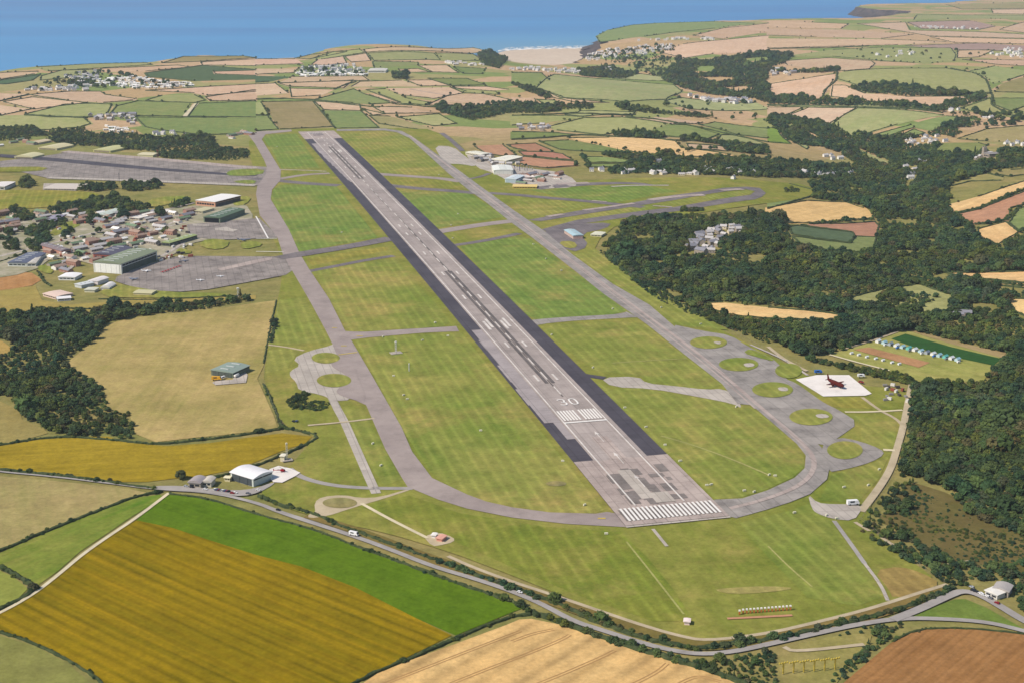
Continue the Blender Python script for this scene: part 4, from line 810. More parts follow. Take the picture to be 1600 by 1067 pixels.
wood('the bushy verge below the public road', [[(960, 1000), (1041, 1024), (1092, 1034), (1150, 1028), (1213, 1014), (1212, 1045), (1230, 1090), (1195, 1090), (1160, 1064), (1100, 1047), (1040, 1029)], [(1362, 980), (1415, 973), (1385, 1003), (1320, 1060), (1290, 1085), (1300, 1060), (1350, 1012), (1365, 998)], [(1300, 996), (1360, 978), (1365, 985), (1350, 990)]], 4.5, scl=.45)
wood('the isolated thicket beside the left dispersal', [[(446, 628), (468, 613), (485, 615), (480, 628), (505, 628), (518, 630), (508, 641), (490, 643), (455, 640)]], 3.0, scl=.5)
wood('the gorse strip along the airfield fence', [T('G', [(530, 565), (620, 640), (760, 760), (900, 870), (1050, 930), (1080, 900), (900, 790), (700, 660), (600, 570)]), T('G', [(1020, 880), (1581, 1050), (1581, 1100), (1300, 1030), (1050, 940)]), T('K', [(1060, 0), (1200, 20), (1450, 90), (1581, 110), (1581, 230), (1400, 160), (1100, 40)]), T('H', [(100, 185), (190, 185), (190, 203), (100, 203)]), T('G', [(1040, 310), (1180, 310), (1180, 322), (1040, 325)])], 5.5, scl=.55)
wood('the bushes in the clearing at right', [T('H', [(640, 850), (780, 800), (960, 830), (1050, 850), (1000, 890), (860, 890), (680, 880)]), T('H', [(1120, 870), (1200, 845), (1400, 890), (1380, 950), (1130, 950)])], 8, scl=.8)
for lb, P, sp in (('the trees between the houses on the slope right of the beach', T('C', [(440, 120), (640, 70), (1000, 40), (1010, 80), (900, 110), (1080, 130), (1200, 160), (1050, 260), (880, 240), (700, 170), (560, 140)]), 30), ('the trees among the upper left village', T('A', [(380, 240), (600, 200), (1100, 275), (1200, 305), (900, 330), (600, 310), (150, 335), (150, 315)]), 42),
                  ('the dark grove at the left of the upper left village', T('A', [(410, 270), (560, 265), (580, 295), (440, 298)]), 13), ('the trees in the village straight beyond the runway', T('B', [(260, 160), (360, 165), (700, 205), (700, 240), (260, 235)]), 38), ('the tall tree group beside the long school', T('B', [(840, 215), (930, 215), (940, 255), (850, 255)]), 14), ('the trees scattered through the far green valley sides', T('C', [(850, 360), (1050, 350), (1581, 400), (1581, 520), (1200, 500), (900, 440)]), 80),
                  ('the hedge trees of the far right plateau', T('D', [(0, 300), (1160, 300), (1581, 400), (1581, 640), (1100, 420), (400, 350)]), 170), ('the shrubs along the road to the stone houses', T('D', [(1100, 700), (1581, 690), (1581, 770), (1330, 790), (1200, 760)]), 22), ('the camp trees', T('E', [(0, 300), (600, 330), (1150, 300), (1100, 540), (700, 640), (300, 640), (0, 560)]), 62)): wood(lb, [P], sp, scl=1.25 if sp > 20 else 1.4, jit_=1.2)
A_ = np.array(ALLT); zz = H(A_[:, 0], A_[:, 1])
dep = A_[:, 1] * math.cos(PITCH) + (CAMH - zz) * math.sin(PITCH); pxx = 800 + F * A_[:, 0] / dep
pyy = 533.5 + F * ((CAMH - zz) * math.cos(PITCH) - A_[:, 1] * math.sin(PITCH)) / dep
score = np.where((pxx > -5) & (pxx < 1605) & (pyy < 1072), A_[:, 2] / dep, 0)
idx = set(np.argsort(-score)[:300].tolist()); print('TREES', len(A_))
first = {}
def variant(r): return int(r * 5) if r < .96 else 5
vr = rng.random(len(A_)); rot = rng.random(len(A_)) * 6.283
order = sorted(idx)
QT = {}
for wi in set(int(A_[i, 3]) for i in order):
    k = [i for i in order if int(A_[i, 3]) == wi]; QT[wi] = (np.quantile(pxx[k], [.25, .5, .75]), np.quantile(pyy[k], [.25, .5, .75]), np.quantile(A_[k, 2], [.33, .67]))
def tree_label(i, k):
    qx, qy, qs = QT[int(A_[i, 3])]; a = ('far left', 'left middle', 'right middle', 'far right')[int(np.searchsorted(qx, pxx[i]))]; b_ = ('back', 'upper', 'lower', 'front')[int(np.searchsorted(qy, pyy[i]))]; c = ('small', 'mid sized', 'big')[int(np.searchsorted(qs, A_[i, 2]))]
    return c + (' conifer' if k == 5 else ' broadleaf') + ', ' + b_ + ' ' + a + ' of ' + WOODS[int(A_[i, 3])]
for i in order:
    x, y, s_, wi = A_[i]; k = variant(vr[i]); nm = 'conifer_tree' if k == 5 else 'broadleaf_tree'
    o = bpy.data.objects.new(nm, TM[k])
    if k not in first: first[k] = o; kinds.objects.link(o)
    else: COL.objects.link(o)
    o.location = (x, y, zz[i] - .3); o.rotation_euler = (0, 0, rot[i]); q = s_; o.scale = (q, q, q * (.9 + .3 * vr[i]))
    tag(o, tree_label(i, k), 'tree', ('conifers in ' if k == 5 else 'broadleaf trees in ') + WOODS[int(wi)])
for k in range(6):
    if k not in first:
        q = int(np.argsort(-score)[300 + k]); o = bpy.data.objects.new('conifer_tree' if k == 5 else 'broadleaf_tree', TM[k]); kinds.objects.link(o); o.location = (A_[q, 0], A_[q, 1], zz[q] - .3)
        idx.add(q); tag(o, ('narrow dark conifer' if k == 5 else 'green broadleaf tree') + ' in ' + WOODS[int(A_[q, 3])], 'tree', ('conifers in ' if k == 5 else 'broadleaf trees in ') + WOODS[int(A_[q, 3])]); first[k] = o
ng = bpy.data.node_groups.new('scatter', 'GeometryNodeTree'); ng.interface.new_socket('Geometry', in_out='INPUT', socket_type='NodeSocketGeometry'); ng.interface.new_socket('Geometry', in_out='OUTPUT', socket_type='NodeSocketGeometry')
gi = ng.nodes.new('NodeGroupInput'); go = ng.nodes.new('NodeGroupOutput'); ip = ng.nodes.new('GeometryNodeInstanceOnPoints'); ci = ng.nodes.new('GeometryNodeCollectionInfo')
ci.inputs['Collection'].default_value = kinds; ci.inputs['Separate Children'].default_value = True; ci.inputs['Reset Children'].default_value = True; ip.inputs['Pick Instance'].default_value = True
def na(name, ty): n = ng.nodes.new('GeometryNodeInputNamedAttribute'); n.data_type = ty; n.inputs[0].default_value = name; return next(s for s in n.outputs if s.enabled)
ng.links.new(gi.outputs[0], ip.inputs['Points']); ng.links.new(ci.outputs[0], ip.inputs['Instance']); ng.links.new(na('kind', 'INT'), ip.inputs['Instance Index'])
ng.links.new(na('turn', 'FLOAT_VECTOR'), ip.inputs['Rotation']); ng.links.new(na('size', 'FLOAT_VECTOR'), ip.inputs['Scale']); ng.links.new(ip.outputs[0], go.inputs[0])
def scatter(name, label, X, Y, Z, S, K, Rz):
    me = bpy.data.meshes.new(name); me.vertices.add(len(X)); me.vertices.foreach_set('co', np.column_stack([X, Y, Z]).ravel())
    a = me.attributes.new('kind', 'INT', 'POINT'); a.data.foreach_set('value', K.astype(np.int32))
    a = me.attributes.new('turn', 'FLOAT_VECTOR', 'POINT'); a.data.foreach_set('vector', np.column_stack([np.zeros_like(Rz), np.zeros_like(Rz), Rz]).ravel())
    a = me.attributes.new('size', 'FLOAT_VECTOR', 'POINT'); a.data.foreach_set('vector', np.column_stack([S, S, S * (.85 + .35 * np.random.default_rng(1).random(len(S)))]).ravel())
    o = link(name, me, None); md = o.modifiers.new('scatter', 'NODES'); md.node_group = ng; tag(o, label, kind='stuff'); return o
keep = np.ones(len(A_), bool); keep[list(idx)] = False; KV = np.array([variant(r) for r in vr])
# collection order is alphabetical inside Collection Info: names sort broadleaf first, conifer last
for wi, lb in enumerate(WOODS):
    k = keep & (A_[:, 3] == wi)
    if k.any(): scatter('woodland', 'trees of ' + lb + ' seen as one canopy', A_[k, 0], A_[k, 1], zz[k] - .3, A_[k, 2], KV[k], rot[k])
def lone(name, label, px, py, s_, k=0, group=None):
    x, y = W([(px, py)])[0]; o = bpy.data.objects.new(name, TM[k]); COL.objects.link(o); o.location = (x, y, float(H(x, y)) - .2); o.scale = (s_,) * 3; o.rotation_euler = (0, 0, px); return tag(o, label, 'tree' if s_ > .5 else 'bush', group)
lone('broadleaf_tree', 'lone dark round tree at the edge of the ochre field behind the stone houses', 283, 748, .9, 2)
for i, (px, py) in enumerate([(1230, 372), (1290, 395), (1218, 440), (1250, 455), (1300, 462), (1338, 440), (1375, 470), (1400, 478), (1425, 485), (1440, 480), (1360, 478), (1275, 398), (1325, 402), (1340, 403)]): lone('broadleaf_tree', 'small single tree standing in an opening of the big wood', px, py, .7 + .05 * (i % 5), i % 5, 'single trees in the openings of the big wood')
for i, (px, py) in enumerate([(1074, 238), (1080, 236), (1093, 235), (1110, 234), (1117, 234), (1066, 222), (1060, 240), (1447, 82), (1470, 86), (1468, 92), (1345, 80), (1378, 80)]): lone('broadleaf_tree', 'single dark tree dotted on the far fields beyond the airfield', px, py, 1.3, i % 5, 'single trees on the far fields')
# scrub on the cleared slope
q = W(T('P', [(640, 180), (1200, 370), (1200, 540), (800, 540), (600, 350)])); G = np.stack([rng.uniform(q[:, 0].min(), q[:, 0].max(), 1500), rng.uniform(q[:, 1].min(), q[:, 1].max(), 1500)], 1); G = G[inside(G, q)]
nn_ = np.sin(G[:, 0] * .05) * np.sin(G[:, 1] * .04 + 1); G = G[(nn_ > -.1) | (rng.random(len(G)) < .25)]
scatter('scrub', 'low scrub and regrowth scattered over the cleared slope', G[:, 0], G[:, 1], H(G[:, 0], G[:, 1]) - .3, rng.uniform(.1, .36, len(G)), rng.integers(0, 5, len(G)), rng.random(len(G)) * 6.28)
q = W([(1060, 480), (1130, 518), (1200, 556), (1240, 572), (1262, 560), (1180, 524), (1120, 502)]); 

# ------------------------------------------------------------------ hedges
HEDGE, nt, b = newmat('hedge_leaves', .95); g = N_(nt, 'ShaderNodeNewGeometry').outputs['Position']
nt.links.new(mixc(nt, ramp(nt, noise(nt, g, .12, 5, .7), .35, .65), (.026, .042, .018), (.070, .088, .034)), b.inputs['Base Color'])
def hedge_geo(P, V, Fc, wd, ht, res, closed=False):
    P = resample(np.array(P, float), res, closed)
    if closed: P = np.vstack([P, P[:1]])
    n = len(P)
    if n < 2: return
    Tn = np.gradient(P, axis=0); L = np.hypot(Tn[:, 0], Tn[:, 1]); L[L == 0] = 1; Tn /= L[:, None]; N = np.stack([Tn[:, 1], -Tn[:, 0]], 1); b0 = len(V)
    Z = H(P[:, 0], P[:, 1]); a = rng.uniform(.65, 1.3, n); h_ = rng.uniform(.6, 1.3, n) * ht; sh = rng.normal(size=n) * wd * .12
    for i in range(n):
        for u, zf in ((-.5, -.4), (-.38, .7), (0, 1), (.38, .7), (.5, -.4)):
            q = P[i] + N[i] * (u * wd * a[i] + sh[i]); V.append((q[0], q[1], Z[i] + .5 + h_[i] * zf))
        if i:
            for k in range(4): Fc.append((b0 + 5 * i - 5 + k, b0 + 5 * i - 4 + k, b0 + 5 * i + k + 1, b0 + 5 * i + k))
V = []; Fc = []
for P, PX in hedge_lines:
    dist = P[:, 1].mean(); P = np.array(P)
    for i in range(len(P)):
        j = (i + 1) % len(P); xa, xb = PX[i], PX[j]
        if abs(xa - xb) < 1.5 and min(abs(xa - q) for q in (0, 400, 800, 1200, 1600)) < 1.5: continue      # the plot simply goes on
        if rng.random() < .8: hedge_geo([P[i], P[j]], V, Fc, 3.2 + dist * .0002, 2.2, 10)
for s_ in ["B 0,380 180,375 400,385 560,410 760,430", "B 860,410 1050,425 1240,430 1581,430", "B 480,318 560,285 620,270", "C 0,630 200,618 420,600 600,608 820,615 1000,635 1180,640", "C 0,480 300,470 760,475", "C 700,490 900,505 1060,535 1250,575 1380,605 1581,645", "D 0,305 400,298 620,288", "D 430,450 420,500 350,560 330,625", "D 1130,425 1260,450 1350,500 1385,590 1380,650 1490,715", "D 0,650 300,655 700,670 1080,700", "A 0,390 180,350", "A 150,475 540,495", "A 1130,490 1400,492", "A 660,470 720,410", "C 800,0 900,0", "D 360,470 1100,290"][:13]:
    p = s_.split(); hedge_geo(W(T(p[0], [tuple(map(float, q.split(','))) for q in p[1:]])), V, Fc, 8, 3.2, 12)
tag(link('hedge_network', mesh('hedge_network', V, Fc), HEDGE), 'net of dark hedgerows dividing the far fields', kind='stuff')
HB_ = []
def hedge(label, pts, wd=5, ht=2.4, res=5):
    Q = resample(smooth(W(pts), 1, False), 4.5, False); HB_.append((Q, wd))
    V = []; Fc = []; hedge_geo(smooth(W(pts), 1, False), V, Fc, wd * .7, ht * .7, res); return tag(link('hedgerow', mesh('hedgerow', V, Fc), HEDGE), label, 'hedge', 'hedgerows around the near fields')
hedge('long dark hedge along the bottom of the upper ochre field on the left', [(-40, 731), (0, 735), (60, 740), (130, 748), (190, 757), (240, 764)], 6, 3)
hedge('dark hedge between the khaki field and the thin green meadow at left', [(-40, 873), (0, 862), (60, 835), (150, 800), (215, 775), (250, 769)], 5)
hedge('short hedge below the thin green meadow at the left edge', [(-20, 878), (0, 886), (20, 897), (55, 918)], 6, 3)
hedge('dark hedge from the farm track down to the left edge', [(58, 919), (35, 935), (0, 953), (-40, 972)], 6, 3)
hedge('hedge between the ochre crop and the dull green field at lower left', [(-40, 978), (0, 988), (40, 1000), (100, 1027), (150, 1058), (180, 1090)], 3.5, 1.6)
hedge('hedge under the big khaki field above the upper ochre field', [(-40, 700), (0, 696), (60, 686), (100, 682), (205, 690), (243, 695), (304, 689), (354, 683), (400, 677), (436, 671)], 5)
hedge('hedge along the right tip of the upper ochre field', [(440, 668), (470, 674), (500, 682), (480, 694), (440, 712), (400, 728), (360, 740), (325, 748)], 5)
hedge('hedge between the bright green field and the public road, left half', [(266, 772), (330, 780), (400, 804), (486, 826), (560, 855)], 3.5, 1.8)
hedge('hedge between the bright green field and the public road, right half', [(560, 855), (640, 884), (720, 914), (800, 940), (830, 955)], 5)
hedge('hedge between the ochre crop and the golden wheat field', [(828, 960), (790, 966), (712, 998), (640, 1030), (590, 1050), (540, 1075), (500, 1100)], 4.5)
hedge('dark hedge between the wheat field and the public road', [(826, 955), (880, 975), (950, 1000), (1050, 1030), (1150, 1062), (1200, 1090)], 8, 3)
hedge('rough hedge on the airfield side of the public road, left', [(405, 775), (440, 790), (500, 806), (520, 818), (560, 832), (610, 850), (680, 876)], 6)
hedge('rough hedge on the airfield side of the public road, right', [(690, 880), (760, 905), (850, 935), (940, 975), (1010, 998), (1060, 1010), (1092, 1014)], 8, 2.6)
hedge('hedge behind the perimeter track at the bottom of the airfield', [(1092, 1015), (1200, 1000), (1300, 980), (1400, 955), (1470, 930), (1490, 918)], 8, 2.8)
hedge('dark hedge on the right side of the big khaki field', [(432, 470), (425, 500), (420, 525), (412, 568)], 3, 1.5)
hedge('scrubby hedge beside the fence left of the dispersal', [(412, 600), (422, 620), (432, 645), (440, 668)], 4, 2)
hedge('hedge below the orange field at lower right', [(1395, 1003), (1430, 984), (1500, 981), (1600, 990), (1690, 1003)], 3, 1.5)
hedge('dark bush row across the big khaki field corner by the taxiway', [(432, 500), (427, 520), (424, 535)], 7, 3)
for P, lb in (([(0, 400 * 1 + 10), (20, 404), (35, 398)], 'hedge beside the brown soil patch at the left edge'), ([(60, 425), (68, 440), (80, 448)], 'short hedge at the corner of the brown soil patch'), ([(98, 488 - 5), (150, 484)], 'low hedge above the left wood')): hedge(lb, P)
hedge('long low hedge beyond the apron along the khaki strip', [(155, 468), (230, 470), (320, 466), (390, 462)], 4, 2)
for P, lb in ((T('H', [(270, 400), (340, 395), (450, 380), (560, 370), (650, 372)]), 'bushy hedge between the wheat and pink fields at right'), (T('H', [(1140, 338), (1300, 305), (1420, 250), (1581, 185)]), 'hedge between the two strip fields at the right edge'), (T('H', [(1290, 400), (1400, 395), (1480, 370), (1560, 290)]), 'hedge under the pink field at the right edge'), (T('H', [(1250, 745), (1400, 760), (1600, 785)]), 'hedge between the two thin wheat strips at the right edge')): hedge(lb, P, 9, 4)

Q = np.vstack([q + rng.normal(size=q.shape) * wd * .2 for q, wd in HB_]); SZ = np.concatenate([np.full(len(q), wd) for q, wd in HB_]); SZ = SZ * rng.uniform(.035, .085, len(Q)) * np.where(rng.random(len(Q)) < .05, 2, 1)
scatter('hedge_bushes', 'bushes growing thick along the near hedgerows', Q[:, 0], Q[:, 1], H(Q[:, 0], Q[:, 1]) - SZ * 1.5, SZ, rng.integers(0, 5, len(Q)), rng.random(len(Q)) * 6.28)
Q = []
for P, PX in hedge_lines:
    for i in range(len(P)):
        j = (i + 1) % len(P)
        if not (abs(PX[i] - PX[j]) < 1.5 and min(abs(PX[i] - q) for q in (0, 400, 800, 1200, 1600)) < 1.5): Q.append(resample(np.array([P[i], P[j]]), 34, False))
Q = np.vstack(Q); Q = Q[rng.random(len(Q)) < .22]; SZ = rng.uniform(.3, .95, len(Q))
scatter('hedge_trees', 'small trees standing in the far hedges', Q[:, 0], Q[:, 1], H(Q[:, 0], Q[:, 1]), SZ, rng.integers(0, 5, len(Q)), rng.random(len(Q)) * 6.28)

# ------------------------------------------------------------------ buildings
def ctr(*pts): return W(pts)
WALLM = {}
def wm(c, rough=.8): 
    k = tuple(c)
    if k not in WALLM: WALLM[k] = plain('wall_%s' % {0: 'a'}.get(0) if False else 'painted_surface', c, rough, .1, .3)
    return WALLM[k]
GLASS = plain('dark_glass', (40, 46, 54), .25, .1); DOORM = plain('dark_doorway', (34, 36, 42), .7, .1)
def box(V, Fc, x0, x1, y0, y1, z0, z1):
    k = len(V); V += [(x0, y0, z0), (x1, y0, z0), (x1, y1, z0), (x0, y1, z0), (x0, y0, z1), (x1, y0, z1), (x1, y1, z1), (x0, y1, z1)]
    Fc += [(k, k + 3, k + 2, k + 1), (k + 4, k + 5, k + 6, k + 7), (k, k + 1, k + 5, k + 4), (k + 1, k + 2, k + 6, k + 5), (k + 2, k + 3, k + 7, k + 6), (k + 3, k, k + 4, k + 7)]
def house_mesh(name, Lx, Ly, h, rh, wc, rc, chim=True):
    """gabled cottage in one mesh: walls with gables, roof with eaves, chimney, dark windows and door standing proud"""
    V = []; Fc = []; MI = []
    x, y = Lx / 2, Ly / 2
    V += [(-x, -y, -1), (x, -y, -1), (x, y, -1), (-x, y, -1), (-x, -y, h), (x, -y, h), (x, y, h), (-x, y, h), (-x, 0, h + rh), (x, 0, h + rh)]
    Fc += [(0, 1, 5, 4), (2, 3, 7, 6), (1, 2, 6, 9, 5), (3, 0, 4, 8, 7)]; MI += [0] * 4
    e = .5; k = len(V)
    V += [(-x - e, -y - e, h - .3), (x + e, -y - e, h - .3), (x + e, 0, h + rh + .15), (-x - e, 0, h + rh + .15), (x + e, y + e, h - .3), (-x - e, y + e, h - .3)]
    Fc += [(k, k + 1, k + 2, k + 3), (k + 3, k + 2, k + 4, k + 5)]; MI += [1, 1]
    if chim: n = len(Fc); box(V, Fc, x * .6, x * .6 + .9, -.5, .5, h + rh * .5, h + rh + 1.3); MI += [0] * (len(Fc) - n)
    n = len(Fc)
    for i in range(max(2, int(Lx / 4))):
        cx = -x + (i + .5) * Lx / max(2, int(Lx / 4))
        for sy in (-1, 1): box(V, Fc, cx - .6, cx + .6, min(sy * y, sy * (y + .06)), max(sy * y, sy * (y + .06)), 1.0 if i else 0, 2.3)
    MI += [2] * (len(Fc) - n)
    me = mesh(name, V, Fc, MI)
    for m_ in (wc, rc, GLASS): me.materials.append(m_)
    return me
def put(o, px, py, rz=0, dz=.9):
    x, y = W([(px, py)])[0]; o.location = (x, y, float(H(x, y)) + dz); o.rotation_euler = (0, 0, rz); return o
HW = plain('white_render', (240, 236, 228), .8, .05); HC = plain('cream_render', (226, 214, 190), .8, .05); HS = plain('grey_stone', (168, 158, 146), .9, .2); HB = plain('red_brick', (172, 130, 114), .9, .15)
RS = plain('slate_roof', (142, 142, 150), .7, .15); RG = plain('grey_roof', (196, 192, 190), .7, .12); RW = plain('pale_roof', (250, 248, 244), .6, .05); RR = plain('brown_tile_roof', (172, 146, 130), .8, .15); RGn = plain('green_roof', (120, 142, 112), .7, .12)
HM = {'white': [house_mesh('house', 11, 7, 4.5, 2.5, HW, RS), house_mesh('house', 13, 8, 4.8, 2.6, HW, RG), house_mesh('house', 9, 7, 4.8, 2.4, HW, RS), house_mesh('bungalow', 14, 8, 3, 2.2, HC, RG)],
      'van': [house_mesh('holiday_caravan', 11, 4, 2.8, .5, HW, RW, False), house_mesh('holiday_caravan', 9, 3.6, 2.8, .5, HW, RW, False)],
      'camp': [house_mesh('hut', 22, 9, 3.6, 2, HS, RG), house_mesh('hut', 26, 10, 4, 2.2, HB, RS), house_mesh('hut', 18, 9, 3.6, 1.8, HW, RR), house_mesh('hut', 14, 8, 3.4, 1.8, HC, RW), house_mesh('hut', 24, 9, 3.6, 2, HS, RGn), house_mesh('hut', 20, 9, 6, 2, HB, RR)],
      'grey': [house_mesh('house', 12, 8, 5, 2.6, HS, RG), house_mesh('house', 15, 9, 5.5, 2.8, HS, RS), house_mesh('house', 10, 7, 4, 2.4, HC, RG)]}
MD = {}; NH = []; HO = []
for sty, ds in (('white', ['white house with slate roof', 'large white house with grey roof', 'small white house with slate roof', 'long cream bungalow']), ('van', ['long white caravan', 'short white caravan']), ('camp', ['stone hut with grey roof', 'long brick hut with slate roof', 'white hut with brown roof', 'short cream hut with pale roof', 'stone hut with green roof', 'tall brick hut with brown roof']), ('grey', ['grey house with pale roof', 'large grey house with slate roof', 'small cream house with grey roof'])):
    for me_, d_ in zip(HM[sty], ds): MD[me_.name] = d_
def cluster(t, poly, n, style, label, group, cat='house', ang=0, da=.3, sep=15, rows=None):
    P = W(T(t, poly)); got = []; n = int(n * (1.5 if P[:, 1].mean() > 3800 else (1.35 if style == 'camp' else 1.0))) if n > 5 else n; tries = 0; x0, y0 = P.min(0); x1, y1 = P.max(0)
    while len(got) < n and tries < 4000:
        tries += 1; q = np.array([rng.uniform(x0, x1), rng.uniform(y0, y1)])
        if not inside(q[None], P)[0] or any(np.hypot(*(q - g_)) < sep for g_ in got): continue
        got.append(q)
    for q in got:
        if 'caravan' not in label and style in ('white', 'grey'): NH.append(q[1])
        me = HM[style][int(rng.integers(len(HM[style])))]; o = bpy.data.objects.new(me.name.split('.')[0], me); COL.objects.link(o)
        o.location = (q[0], q[1], float(H(*q)) + .8); k = rng.uniform(.85, 1.25) * (1 + min(.3, max(0, q[1] - 3500) / 5000)); k *= 1.35 if style == 'van' else 1; o.scale = (k, k, k)
        o.rotation_euler = (0, 0, ang + rng.normal() * da + (math.pi / 2 if rng.random() < .3 else 0)); fx = (q[0] - x0) / max(1, x1 - x0); fy = (q[1] - y0) / max(1, y1 - y0)
        if n > 5:
            lb = label.split(' ', 1) if label.split(' ', 1)[0] in ('white', 'pale', 'grey', 'cream', 'tiny', 'small', 'low') else ['', label]
            o['label'] = ' '.join((MD.get(me.name, '') + ', ' + ('left', 'middle', 'right')[min(2, int(fx * 3))] + ' ' + ('front' if fy < .5 else 'back') + ' of ' + (group or label).replace('houses of the ', 'the ').replace('camp buildings', 'camp part')).strip(', ').split()[:16]); o['category'] = cat; o['group'] = group
        else: tag(o, label, cat, group)
        if cat == 'house': HO.append(o)
